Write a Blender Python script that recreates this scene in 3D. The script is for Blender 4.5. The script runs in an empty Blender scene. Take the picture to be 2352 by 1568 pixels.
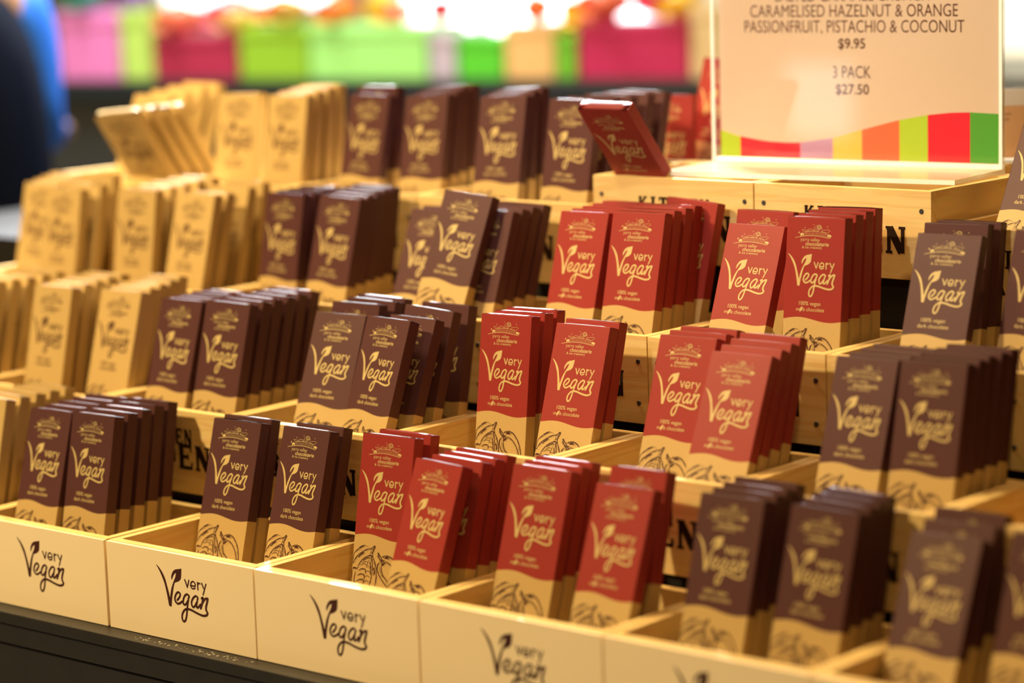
import bpy, bmesh, math, random
from mathutils import Matrix, Vector, Euler
from mathutils.geometry import tessellate_polygon

scene = bpy.context.scene
COL = scene.collection
random.seed(7)

# ------------------------------------------------------------------ camera
CAM = Vector((1.89985, -1.62049, 0.65304))
FWD = Vector((-0.64282953, 0.74981296, -0.15668671))
RGT = Vector((0.76191689, 0.64699161, -0.02974074))
UPV = Vector((-0.079075, 0.13850047, 0.98720047))
cam_data = bpy.data.cameras.new('camera')
cam_data.sensor_width = 36.0
cam_data.lens = 93.771
cam_data.clip_start = 0.05
cam_data.dof.use_dof = True
cam_data.dof.focus_distance = 2.48
cam_data.dof.aperture_fstop = 2.2
cam = bpy.data.objects.new('camera', cam_data)
COL.objects.link(cam)
cam.matrix_world = Matrix(((RGT.x, UPV.x, -FWD.x, CAM.x), (RGT.y, UPV.y, -FWD.y, CAM.y),
                           (RGT.z, UPV.z, -FWD.z, CAM.z), (0, 0, 0, 1)))
scene.camera = cam

# ------------------------------------------------------------------ world, lights, exposure
world = bpy.data.worlds.new('shop_ambient')
scene.world = world
world.use_nodes = True
wbg = world.node_tree.nodes['Background']
wbg.inputs[0].default_value = (1.0, 0.52, 0.20, 1)
wbg.inputs[1].default_value = 0.042

def area(name, loc, aim, size, power, color, spread=180):
    l = bpy.data.lights.new(name, 'AREA')
    l.shape = 'DISK'; l.size = size; l.energy = power; l.color = color
    l.spread = math.radians(spread)
    o = bpy.data.objects.new(name, l); COL.objects.link(o)
    o.location = loc
    o.rotation_euler = (Vector(aim) - Vector(loc)).to_track_quat('-Z', 'Y').to_euler()
    return o
WARM = (1.0, 0.74, 0.36)
area('ceiling_spot_key', (-1.05, -1.55, 2.25), (0.0, 0.30, 0.1), 0.14, 94, WARM, 170)
area('ceiling_spot_second', (1.35, -0.45, 2.25), (0.35, 0.30, 0.1), 0.14, 10, (1.0, 0.60, 0.24), 140)
area('ceiling_spot_over', (-0.35, 0.25, 2.0), (-0.2, 0.35, 0.0), 0.25, 22, WARM, 140)
area('added_sign_light', (0.30, -1.6, 1.9), (0.43, 0.63, 0.50), 0.10, 0.8, (1.0, 0.88, 0.76), 28)  # added light that brightens the price card, no fixture behind it
area('aisle_lamp_back', (-2.2, 1.5, 2.4), (-1.7, 2.2, 0.4), 0.8, 66, (1.0, 0.97, 0.93), 140)
area('added_rear_light', (-1.5, 2.1, 1.75), (-0.36, 0.52, 0.45), 0.12, 36, (0.92, 0.96, 1.0), 44)  # added light from behind, whitens the tops of the rear bars
area('added_sleeve_light', (-0.85, 1.7, 1.9), (-1.3, 0.95, 0.5), 0.5, 22, (0.90, 0.96, 1.0), 110)  # added light for the bright rim on the person's sleeve
area('added_wall_light', (-2.6, 6.6, 2.3), (-3.2, 8.4, 0.2), 0.8, 200, (1.0, 0.97, 0.90), 150)  # added light to lift the dark far wall

scene.view_settings.view_transform = 'Standard'
scene.view_settings.look = 'None'
scene.view_settings.exposure = 0.13
scene.view_settings.gamma = 1.0
scene.view_settings.use_curve_mapping = False

# ------------------------------------------------------------------ measured tables
P = 0.2                      # crate pitch along the row
RY = [0.0, 0.1554, 0.33256, 0.49024, 0.49024, 0.650]
RZ = [0.0, 0.09316, 0.17878, 0.27748, 0.30892, 0.30892]
RX = [0.0, 0.00644, -0.00826, -0.04, 0.00452, 0.04]
CH = 0.08404                 # crate height
CD = 0.152                   # crate depth
WT = 0.009                   # board thickness
BW, BH, BT = 0.0626, 0.180, 0.0128
KRAFT_Z = BH - 0.093
BARS = [
('a1',0,'D',-1,0,5,-0.1423,0.0106,0.0121,-0.54,15.63,-0.85),
('a1',0,'D',-1,1,5,-0.1418,0.0297,0.0125,-0.54,15.20,-0.86),
('a1',0,'D',-1,2,5,-0.1431,0.0488,0.0128,-0.55,14.77,-0.87),
('a1',0,'D',-1,3,5,-0.1418,0.0680,0.0131,-0.56,14.33,-0.88),
('a1',0,'D',-1,4,5,-0.1428,0.0871,0.0134,-0.56,13.90,-0.89),
('a2',0,'D',-1,0,5,-0.0773,0.0217,0.0110,-0.65,11.46,-0.67),
('a2',0,'D',-1,1,5,-0.0775,0.0410,0.0114,-0.63,11.01,-0.76),
('a2',0,'D',-1,2,5,-0.0767,0.0603,0.0118,-0.60,10.56,-0.85),
('a2',0,'D',-1,3,5,-0.0784,0.0796,0.0122,-0.58,10.12,-0.94),
('a2',0,'D',-1,4,5,-0.0780,0.0989,0.0127,-0.56,9.67,-1.04),
('a0',0,'K',-2,0,5,-0.2520,0.0246,0.0121,-1.59,12.64,0.23),
('a0',0,'K',-2,1,5,-0.2527,0.0442,0.0122,-1.59,12.48,0.25),
('a0',0,'K',-2,2,5,-0.2510,0.0639,0.0123,-1.59,12.32,0.27),
('a0',0,'K',-2,3,5,-0.2520,0.0835,0.0124,-1.58,12.16,0.29),
('a0',0,'K',-2,4,5,-0.2512,0.1031,0.0125,-1.58,12.00,0.31),
('b1',0,'D',0,0,2,0.0684,0.0635,0.0137,2.09,15.57,-0.06),
('b1',0,'D',0,1,2,0.0682,0.0824,0.0134,1.94,13.86,-0.06),
('b2',0,'D',0,0,2,0.1552,0.0676,0.0141,-1.62,15.72,-0.55),
('b2',0,'D',0,1,2,0.1568,0.0884,0.0134,-0.83,14.47,-0.66),
('c1',0,'R',1,0,2,0.2609,0.0837,0.0143,1.63,10.95,-0.50),
('c1',0,'R',1,1,2,0.2613,0.1045,0.0142,1.38,10.52,0.02),
('c2',0,'R',1,0,1,0.3445,0.0206,0.0142,-7.13,19.78,0.30),
('c3',0,'R',1,0,3,0.3575,0.0491,0.0115,-3.05,15.12,0.39),
('c3',0,'R',1,1,3,0.3581,0.0663,0.0115,-2.54,14.64,0.63),
('c3',0,'R',1,2,3,0.3575,0.0835,0.0114,-2.03,14.15,0.88),
('d1',0,'R',2,0,3,0.4518,0.0502,0.0137,2.20,16.83,1.17),
('d1',0,'R',2,1,3,0.4519,0.0698,0.0134,2.21,15.51,0.81),
('d1',0,'R',2,2,3,0.4519,0.0893,0.0131,2.22,14.18,0.45),
('d2',0,'R',2,0,2,0.5543,0.0249,0.0155,-2.77,20.47,-0.76),
('d2',0,'R',2,1,2,0.5488,0.0683,0.0196,-3.51,15.57,-1.50),
('e1',0,'D',3,0,4,0.6553,0.0494,0.0124,1.09,16.80,0.19),
('e1',0,'D',3,1,4,0.6564,0.0679,0.0131,0.86,15.44,0.18),
('e1',0,'D',3,2,4,0.6563,0.0863,0.0138,0.62,14.09,0.16),
('e1',0,'D',3,3,4,0.6569,0.1048,0.0145,0.39,12.73,0.15),
('e2',0,'D',3,0,4,0.7426,0.0507,0.0129,1.87,15.90,1.52),
('e2',0,'D',3,1,4,0.7430,0.0708,0.0134,1.71,14.10,1.42),
('e2',0,'D',3,2,4,0.7426,0.0908,0.0138,1.55,12.30,1.33),
('e2',0,'D',3,3,4,0.7412,0.1108,0.0143,1.39,10.50,1.24),
('f1',0,'D',4,0,3,0.8447,0.0476,0.0090,1.30,24.52,-0.00),
('f1',0,'D',4,1,3,0.8453,0.0747,0.0114,1.30,21.08,-0.00),
('f1',0,'D',4,2,3,0.8447,0.1018,0.0139,1.30,17.64,-0.00),
('f2',0,'D',4,0,3,0.9326,0.0612,0.0132,-1.36,17.87,0.44),
('f2',0,'D',4,1,3,0.9332,0.0800,0.0132,-1.36,17.87,0.44),
('f2',0,'D',4,2,3,0.9326,0.0988,0.0132,-1.36,17.87,0.44),
('g0',1,'K',-3,0,5,-0.4342,0.1660,0.1034,-0.41,13.34,0.11),
('g0',1,'K',-3,1,5,-0.4348,0.1868,0.1036,-0.40,13.28,0.13),
('g0',1,'K',-3,2,5,-0.4336,0.2075,0.1038,-0.38,13.22,0.15),
('g0',1,'K',-3,3,5,-0.4333,0.2283,0.1040,-0.37,13.15,0.17),
('g0',1,'K',-3,4,5,-0.4342,0.2490,0.1042,-0.35,13.09,0.18),
('g1',1,'K',-2,0,5,-0.3102,0.1691,0.1043,-1.57,12.25,-0.00),
('g1',1,'K',-2,1,5,-0.3095,0.1888,0.1052,-1.12,11.62,-0.12),
('g1',1,'K',-2,2,5,-0.3114,0.2084,0.1061,-0.67,10.99,-0.23),
('g1',1,'K',-2,3,5,-0.3116,0.2281,0.1070,-0.22,10.37,-0.35),
('g1',1,'K',-2,4,5,-0.3108,0.2477,0.1079,0.23,9.74,-0.46),
('g2',1,'K',-2,0,5,-0.2338,0.1875,0.1036,-0.06,15.86,-0.11),
('g2',1,'K',-2,1,5,-0.2357,0.2061,0.1049,-0.19,14.68,-0.30),
('g2',1,'K',-2,2,5,-0.2363,0.2247,0.1062,-0.31,13.50,-0.48),
('g2',1,'K',-2,3,5,-0.2360,0.2432,0.1075,-0.44,12.32,-0.67),
('g2',1,'K',-2,4,5,-0.2375,0.2618,0.1088,-0.57,11.14,-0.85),
('h1',1,'D',-1,0,5,-0.1213,0.1675,0.1046,-1.51,16.31,-0.04),
('h1',1,'D',-1,1,5,-0.1206,0.1840,0.1045,-1.48,15.67,-0.06),
('h1',1,'D',-1,2,5,-0.1208,0.2005,0.1044,-1.46,15.03,-0.08),
('h1',1,'D',-1,3,5,-0.1227,0.2170,0.1042,-1.44,14.39,-0.10),
('h1',1,'D',-1,4,5,-0.1220,0.2336,0.1041,-1.42,13.75,-0.13),
('h2',1,'D',-1,0,6,-0.0573,0.1764,0.1042,1.24,14.75,0.70),
('h2',1,'D',-1,1,6,-0.0561,0.1946,0.1046,1.22,14.41,0.74),
('h2',1,'D',-1,2,6,-0.0576,0.2128,0.1050,1.20,14.08,0.77),
('h2',1,'D',-1,3,6,-0.0564,0.2309,0.1053,1.19,13.74,0.80),
('h2',1,'D',-1,4,6,-0.0570,0.2491,0.1057,1.17,13.40,0.83),
('h2',1,'D',-1,5,6,-0.0558,0.2673,0.1061,1.15,13.06,0.87),
('i1',1,'D',0,0,1,0.0893,0.1734,0.1077,5.23,21.63,0.64),
('i2',1,'D',0,0,1,0.1515,0.1694,0.1078,-6.04,20.05,-0.11),
('i3',1,'D',0,0,1,0.1635,0.1920,0.1070,-3.70,20.30,0.12),
('i4',1,'D',0,0,1,0.1625,0.2241,0.1094,0.79,16.11,3.14),
('i5',1,'D',0,0,1,0.1655,0.2675,0.1057,-1.19,11.51,0.04),
('i6',1,'D',0,0,1,0.0819,0.2275,0.1059,1.40,12.40,-0.18),
('i7',1,'D',0,0,2,0.0814,0.2476,0.1071,2.49,12.17,1.13),
('i7',1,'D',0,1,2,0.0813,0.2665,0.1071,2.48,10.52,1.18),
('j1',1,'R',1,0,3,0.2855,0.2332,0.1072,-0.79,8.50,-1.22),
('j1',1,'R',1,1,3,0.2864,0.2529,0.1076,-0.39,7.95,-1.17),
('j1',1,'R',1,2,3,0.2862,0.2725,0.1079,0.00,7.39,-1.12),
('j2',1,'R',1,0,2,0.3653,0.2169,0.1093,0.78,18.23,-0.19),
('j2',1,'R',1,1,2,0.3655,0.2376,0.1098,1.17,16.11,-0.27),
('k1',1,'R',2,0,3,0.4905,0.2089,0.1101,0.11,19.11,-0.49),
('k1',1,'R',2,1,3,0.4893,0.2283,0.1106,0.11,17.94,-0.52),
('k1',1,'R',2,2,3,0.4899,0.2478,0.1110,0.12,16.77,-0.55),
('k2',1,'R',2,0,4,0.5662,0.1705,0.1098,2.12,23.79,0.35),
('k2',1,'R',2,1,4,0.5657,0.1915,0.1110,2.27,21.94,0.32),
('k2',1,'R',2,2,4,0.5650,0.2124,0.1121,2.43,20.08,0.29),
('k2',1,'R',2,3,4,0.5639,0.2334,0.1133,2.59,18.23,0.26),
('l1',1,'D',3,0,4,0.6795,0.2080,0.1065,-1.32,18.79,-0.74),
('l1',1,'D',3,1,4,0.6810,0.2259,0.1071,-1.42,18.32,-0.61),
('l1',1,'D',3,2,4,0.6809,0.2439,0.1077,-1.51,17.85,-0.48),
('l1',1,'D',3,3,4,0.6830,0.2618,0.1083,-1.60,17.38,-0.35),
('l2',1,'D',3,0,5,0.7559,0.2071,0.1078,0.92,14.77,-0.93),
('l2',1,'D',3,1,5,0.7578,0.2229,0.1087,0.82,14.20,-0.76),
('l2',1,'D',3,2,5,0.7582,0.2386,0.1096,0.72,13.63,-0.60),
('l2',1,'D',3,3,5,0.7613,0.2544,0.1105,0.62,13.05,-0.43),
('l2',1,'D',3,4,5,0.7623,0.2701,0.1114,0.51,12.48,-0.26),
('m1',2,'K',-3,0,4,-0.5563,0.3645,0.1860,0.24,12.60,-0.02),
('m1',2,'K',-3,1,4,-0.5564,0.3824,0.1879,0.28,11.28,-0.13),
('m1',2,'K',-3,2,4,-0.5586,0.4002,0.1897,0.32,9.95,-0.24),
('m1',2,'K',-3,3,4,-0.5593,0.4181,0.1916,0.37,8.62,-0.35),
('m4',2,'K',-3,0,2,-0.4769,0.3625,0.1877,-0.01,11.38,-0.00),
('m4',2,'K',-3,1,2,-0.4796,0.4014,0.1943,0.15,6.92,-1.32),
('m2',2,'K',-3,0,1,-0.4834,0.3436,0.1835,-1.42,9.96,-0.35),
('m3',2,'K',-2,0,5,-0.3514,0.3430,0.1879,0.11,8.02,0.39),
('m3',2,'K',-2,1,5,-0.3507,0.3652,0.1893,0.15,7.72,0.38),
('m3',2,'K',-2,2,5,-0.3522,0.3875,0.1908,0.19,7.41,0.38),
('m3',2,'K',-2,3,5,-0.3513,0.4098,0.1923,0.23,7.11,0.38),
('m3',2,'K',-2,4,5,-0.3513,0.4321,0.1937,0.26,6.80,0.38),
('n1',2,'K',-2,0,2,-0.2780,0.3435,0.1885,-1.18,15.02,-0.22),
('n1',2,'K',-2,1,2,-0.2780,0.3623,0.1885,-1.18,15.02,-0.22),
('n2',2,'K',-2,0,2,-0.2782,0.3979,0.1915,-0.27,14.01,0.14),
('n2',2,'K',-2,1,2,-0.2792,0.4315,0.1923,-0.21,10.87,-0.21),
('n3',2,'D',-1,0,4,-0.1681,0.3867,0.1880,-4.88,9.99,-0.25),
('n3',2,'D',-1,1,4,-0.1687,0.4056,0.1885,-4.88,9.44,-0.26),
('n3',2,'D',-1,2,4,-0.1687,0.4244,0.1890,-4.89,8.90,-0.27),
('n3',2,'D',-1,3,4,-0.1681,0.4433,0.1896,-4.89,8.36,-0.29),
('o1',2,'D',-1,0,5,-0.0790,0.3637,0.1918,-3.07,14.01,1.49),
('o1',2,'D',-1,1,5,-0.0799,0.3814,0.1926,-3.21,12.72,1.37),
('o1',2,'D',-1,2,5,-0.0798,0.3991,0.1935,-3.35,11.43,1.26),
('o1',2,'D',-1,3,5,-0.0812,0.4168,0.1944,-3.50,10.14,1.14),
('o1',2,'D',-1,4,5,-0.0823,0.4346,0.1953,-3.64,8.85,1.02),
('o2',2,'D',0,0,2,0.0484,0.3550,0.1906,0.72,22.39,-0.21),
('o2',2,'D',0,1,2,0.0490,0.3761,0.1905,0.63,21.02,-0.14),
('o4',2,'D',0,0,4,0.1322,0.3507,0.1923,-2.11,18.79,0.95),
('o4',2,'D',0,1,4,0.1313,0.3690,0.1924,-2.10,18.06,0.94),
('o4',2,'D',0,2,4,0.1313,0.3874,0.1925,-2.09,17.33,0.94),
('o4',2,'D',0,3,4,0.1322,0.4057,0.1926,-2.09,16.60,0.94),
('p1',2,'R',1,0,5,0.2589,0.3588,0.1934,-3.10,16.05,-0.62),
('p1',2,'R',1,1,5,0.2594,0.3773,0.1937,-3.10,15.47,-0.63),
('p1',2,'R',1,2,5,0.2593,0.3958,0.1941,-3.11,14.88,-0.64),
('p1',2,'R',1,3,5,0.2592,0.4144,0.1944,-3.11,14.30,-0.65),
('p1',2,'R',1,4,5,0.2585,0.4329,0.1948,-3.11,13.71,-0.66),
('p2',2,'R',1,0,4,0.3307,0.3640,0.1947,0.79,13.71,-0.48),
('p2',2,'R',1,1,4,0.3298,0.3826,0.1950,0.80,12.96,-0.55),
('p2',2,'R',1,2,4,0.3312,0.4012,0.1953,0.81,12.22,-0.62),
('p2',2,'R',1,3,4,0.3305,0.4197,0.1956,0.83,11.48,-0.70),
('p3',2,'R',1,0,1,0.3315,0.4361,0.1996,-0.76,11.70,3.85),
('q1',2,'R',2,0,1,0.4669,0.3433,0.1957,0.98,20.29,0.53),
('q2',2,'R',2,0,1,0.4334,0.4344,0.1932,4.10,11.48,0.42),
('q3',2,'R',2,0,4,0.5451,0.3708,0.1978,0.27,7.13,-0.80),
('q3',2,'R',2,1,4,0.5455,0.3902,0.1987,0.29,6.56,-0.96),
('q3',2,'R',2,2,4,0.5453,0.4097,0.1996,0.31,5.98,-1.12),
('q3',2,'R',2,3,4,0.5445,0.4292,0.2005,0.34,5.41,-1.29),
('r1',2,'D',3,0,1,0.6773,0.3468,0.1978,4.78,20.72,0.11),
('r2',2,'D',3,0,2,0.6568,0.4217,0.1932,6.01,11.28,-0.69),
('r2',2,'D',3,1,2,0.6568,0.4463,0.1922,6.48,9.04,0.00),
('r3',2,'D',3,0,2,0.7475,0.3907,0.1947,-2.02,13.08,2.46),
('r3',2,'D',3,1,2,0.7475,0.4095,0.1947,-2.02,13.08,2.46),
('s2',3,'K',-3,0,4,-0.5561,0.5113,0.2882,0.22,23.61,-0.00),
('s2',3,'K',-3,1,4,-0.5540,0.5391,0.2904,0.14,22.36,0.24),
('s2',3,'K',-3,2,4,-0.5511,0.5669,0.2926,0.05,21.11,0.48),
('s2',3,'K',-3,3,4,-0.5490,0.5947,0.2949,-0.03,19.85,0.73),
('s3',3,'K',-2,0,1,-0.3468,0.5040,0.2856,5.83,11.45,-1.96),
('s4',3,'K',-2,0,4,-0.2803,0.5118,0.2840,-0.43,10.60,-0.92),
('s4',3,'K',-2,1,4,-0.2813,0.5333,0.2863,-0.41,9.52,-1.26),
('s4',3,'K',-2,2,4,-0.2799,0.5548,0.2886,-0.38,8.43,-1.60),
('s4',3,'K',-2,3,4,-0.2805,0.5763,0.2909,-0.35,7.34,-1.95),
('t1',3,'D',-1,0,2,-0.1812,0.5301,0.2863,-1.74,13.15,0.37),
('t1',3,'D',-1,1,2,-0.1853,0.5721,0.2906,-1.63,6.68,-0.91),
('t2',3,'D',-1,0,4,-0.0803,0.5270,0.2883,-0.55,13.76,-3.54),
('t2',3,'D',-1,1,4,-0.0797,0.5464,0.2899,-0.52,12.29,-3.79),
('t2',3,'D',-1,2,4,-0.0818,0.5658,0.2915,-0.49,10.82,-4.05),
('t2',3,'D',-1,3,4,-0.0811,0.5852,0.2931,-0.47,9.36,-4.30),
('t3',3,'D',0,0,3,0.0504,0.5026,0.2916,1.41,13.59,-2.28),
('t3',3,'D',0,1,3,0.0482,0.5262,0.2930,1.47,11.13,-2.67),
('t3',3,'D',0,2,3,0.0478,0.5498,0.2945,1.53,8.67,-3.05),
('t4',3,'D',0,0,5,0.1418,0.5044,0.2881,-0.25,10.34,0.70),
('t4',3,'D',0,1,5,0.1438,0.5293,0.2890,-0.28,10.75,0.88),
('t4',3,'D',0,2,5,0.1454,0.5543,0.2899,-0.32,11.15,1.05),
('t4',3,'D',0,3,5,0.1474,0.5793,0.2908,-0.35,11.55,1.23),
('t4',3,'D',0,4,5,0.1485,0.6042,0.2917,-0.39,11.95,1.40),
('v1',3,'D',3,0,2,0.6629,0.5186,0.2918,-4.28,25.29,1.17),
('v1',3,'D',3,1,2,0.6629,0.5374,0.2918,-4.28,25.29,1.17),
('s1',3,'K',-3,0,4,-0.4744,0.5487,0.2910,12.80,-34.04,-6.11),
('s1',3,'K',-3,1,4,-0.4736,0.5695,0.2910,12.80,-33.81,-6.11),
('s1',3,'K',-3,2,4,-0.4728,0.5902,0.2910,12.80,-33.58,-6.11),
('s1',3,'K',-3,3,4,-0.4720,0.6110,0.2910,12.80,-33.35,-6.11),
('u1',4,'R',1,0,1,0.2571,0.5567,0.3265,0.31,-40.38,0.42),
('v2',5,'R',1,0,1,0.1712,0.7120,0.3198,-2.35,13.64,3.50),
('o3',2,'D',0,0,1,0.1070,0.3320,0.2122,3.50,20.57,5.27),
('v3',5,'R',-9,0,1,0.1460,0.6840,0.2792,17.19,5.73,0.00)]
FLOORS = {(0,-1):0.0081,(0,-2):0.0092,(0,0):0.0098,(0,1):0.0078,(0,2):0.0094,(0,3):0.0086,(0,4):0.0037,(1,-3):0.1004,(1,-2):0.1000,(1,-1):0.1006,(1,0):0.1025,(1,1):0.1047,(1,2):0.1045,(1,3):0.1020,(2,-3):0.1811,(2,-2):0.1850,(2,-1):0.1856,(2,0):0.1857,(2,1):0.1895,(2,2):0.1904,(2,3):0.1902,(3,-3):0.2830,(3,-2):0.2812,(3,-1):0.2832,(3,0):0.2855,(3,3):0.2857,(4,1):0.3263,(5,1):0.3149,(5,-9):0.2779}
POLY = [(-2,0),(7,-10),(22,-30),(38,-58),(51,-88),(63,-133),(73,-184),(77,-186),(88,-186),(90,-182),(95,-149),(102,-121),(110,-90),(119,-68),(132,-63),(147,-57),(162,-43),(166,-23),(169,5),(148,0),(127,-5),(111,-16),(100,-34),(97,-47),(99,-58),(108,-42),(119,-27),(131,-20),(127,-37),(118,-54),(109,-69),(96,-96),(88,-121),(82,-143),(76,-122),(66,-92),(55,-60),(40,-34),(20,-12),(0,2)]
ST = [(9.4,[(131,-149),(146,-134),(153,-120),(146,-111),(134,-113),(122,-126),(115,-144),(119,-158),(132,-166),(147,-162),(164,-151)]),(9.4,[(207,-131),(213,-119),(200,-112),(186,-119),(175,-135),(170,-153),(174,-163),(184,-163),(195,-153),(207,-137)]),(9.4,[(207,-137),(200,-161),(195,-187),(190,-213),(182,-235),(171,-245),(161,-239),(159,-220),(167,-201),(183,-186),(201,-181)]),(10.1,[(198,-181),(225,-183),(260,-192),(295,-198),(316,-196),(328,-190),(333,-181)]),(10.5,[(338,-113),(333,-129),(324,-154),(324,-168),(332,-181)]),(9.4,[(267,-130),(271,-118),(258,-112),(242,-122),(229,-140),(228,-157),(235,-167),(246,-163),(257,-149),(266,-137)]),(9.4,[(266,-137),(260,-157),(263,-166),(274,-161),(288,-147)]),(9.4,[(296,-118),(306,-112),(303,-125),(295,-152),(287,-167)]),(9.4,[(297,-145),(312,-124),(328,-113),(339,-113)]),(6.6,[(189,-44),(204,-78)]),(6.6,[(204,-78),(216,-44)]),(6.6,[(229,-66),(257,-65),(255,-51),(243,-45),(231,-53),(227,-67),(234,-78),(247,-79),(256,-74)]),(6.6,[(274,-45),(275,-80)]),(6.6,[(275,-56),(282,-48),(291,-49)]),(6.6,[(302,-45),(313,-67)]),(6.6,[(330,-46),(308,-99)])]
BUILD = [(0.5,[(9.5,19.5),(16.9,18.0),(26.5,17.1),(36.1,17.5),(47.0,18.9)]),(0.3,[(16.1,11.8),(18.9,14.1)]),(0.3,[(17.1,11.8),(21.4,12.4),(23.1,13.1)]),(0.3,[(22.6,11.4),(24.3,13.0)]),(0.3,[(23.5,11.1),(27.4,11.3),(29.4,12.8)]),(0.3,[(28.8,10.9),(30.8,12.8)]),(0.3,[(29.7,10.8),(32.9,11.5),(35.1,12.9)]),(0.3,[(36.8,12.9),(39.4,11.8),(46.1,11.1)]),(0.3,[(47.3,11.8),(43.8,14.3)]),(0.5,[(18.9,14.1),(23.1,13.2),(29.4,12.9),(35.1,12.9)]),(0.5,[(37.1,13.3),(40.0,13.5),(43.4,14.5)]),(0.5,[(35.0,7.2),(37.1,8.3),(37.1,9.9),(35.5,11.1),(33.6,10.6),(32.7,9.3),(33.2,7.9),(34.7,7.2),(36.1,8.0),(36.2,9.5),(34.9,10.2),(33.9,9.4),(34.2,8.4),(35.0,8.6)]),(0.3,[(19.7,14.2),(20.1,17.4)]),(0.3,[(21.3,14.1),(21.6,17.4)]),(0.3,[(22.8,14.0),(23.2,17.3)]),(0.3,[(24.4,13.9),(24.7,17.2)]),(0.3,[(25.9,13.9),(26.3,17.2)]),(0.3,[(27.5,13.8),(27.9,17.2)]),(0.3,[(29.0,13.7),(29.4,17.3)]),(0.3,[(30.6,13.7),(31.0,17.3)]),(0.3,[(32.2,13.6),(32.5,17.4)]),(0.3,[(33.7,13.5),(34.1,17.5)]),(0.3,[(35.3,13.4),(35.7,17.5)]),(0.3,[(36.8,13.6),(37.2,17.6)]),(0.3,[(38.4,13.8),(38.8,17.7)]),(0.3,[(40.0,14.1),(40.4,17.7)]),(0.3,[(41.6,14.3),(41.9,17.8)]),(0.3,[(43.1,14.6),(43.5,17.9)])]
BLOB = [[(14.5,16.3),(14.8,15.5),(16.5,14.9),(18.2,15.1),(18.7,16.1),(18.4,17.7),(17.8,17.7),(17.6,16.9),(16.1,17.1),(15.9,18.0),(15.3,18.0),(15.0,17.0)],[(44.2,16.3),(44.6,15.3),(46.8,15.7),(48.3,16.1),(48.5,17.1),(47.9,17.7),(47.4,18.5),(46.9,18.5),(46.7,17.6),(45.4,17.4),(45.2,18.2),(44.8,18.2)],[(12.4,15.4),(13.6,13.6),(14.3,14.9)],[(19.2,9.9),(19.8,9.4),(20.3,9.8),(19.8,10.3)],[(28.7,7.0),(29.2,6.6),(29.7,7.0),(29.2,7.4)],[(31.0,8.4),(31.5,8.0),(32.1,8.4),(31.6,8.8)],[(37.5,10.3),(38.0,9.8),(38.5,10.2),(38.0,10.7)],[(43.6,8.6),(44.1,8.1),(44.7,8.6),(44.2,9.0)],[(29.6,9.5),(30.1,9.1),(30.7,9.5),(30.2,10.0)]]
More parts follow.
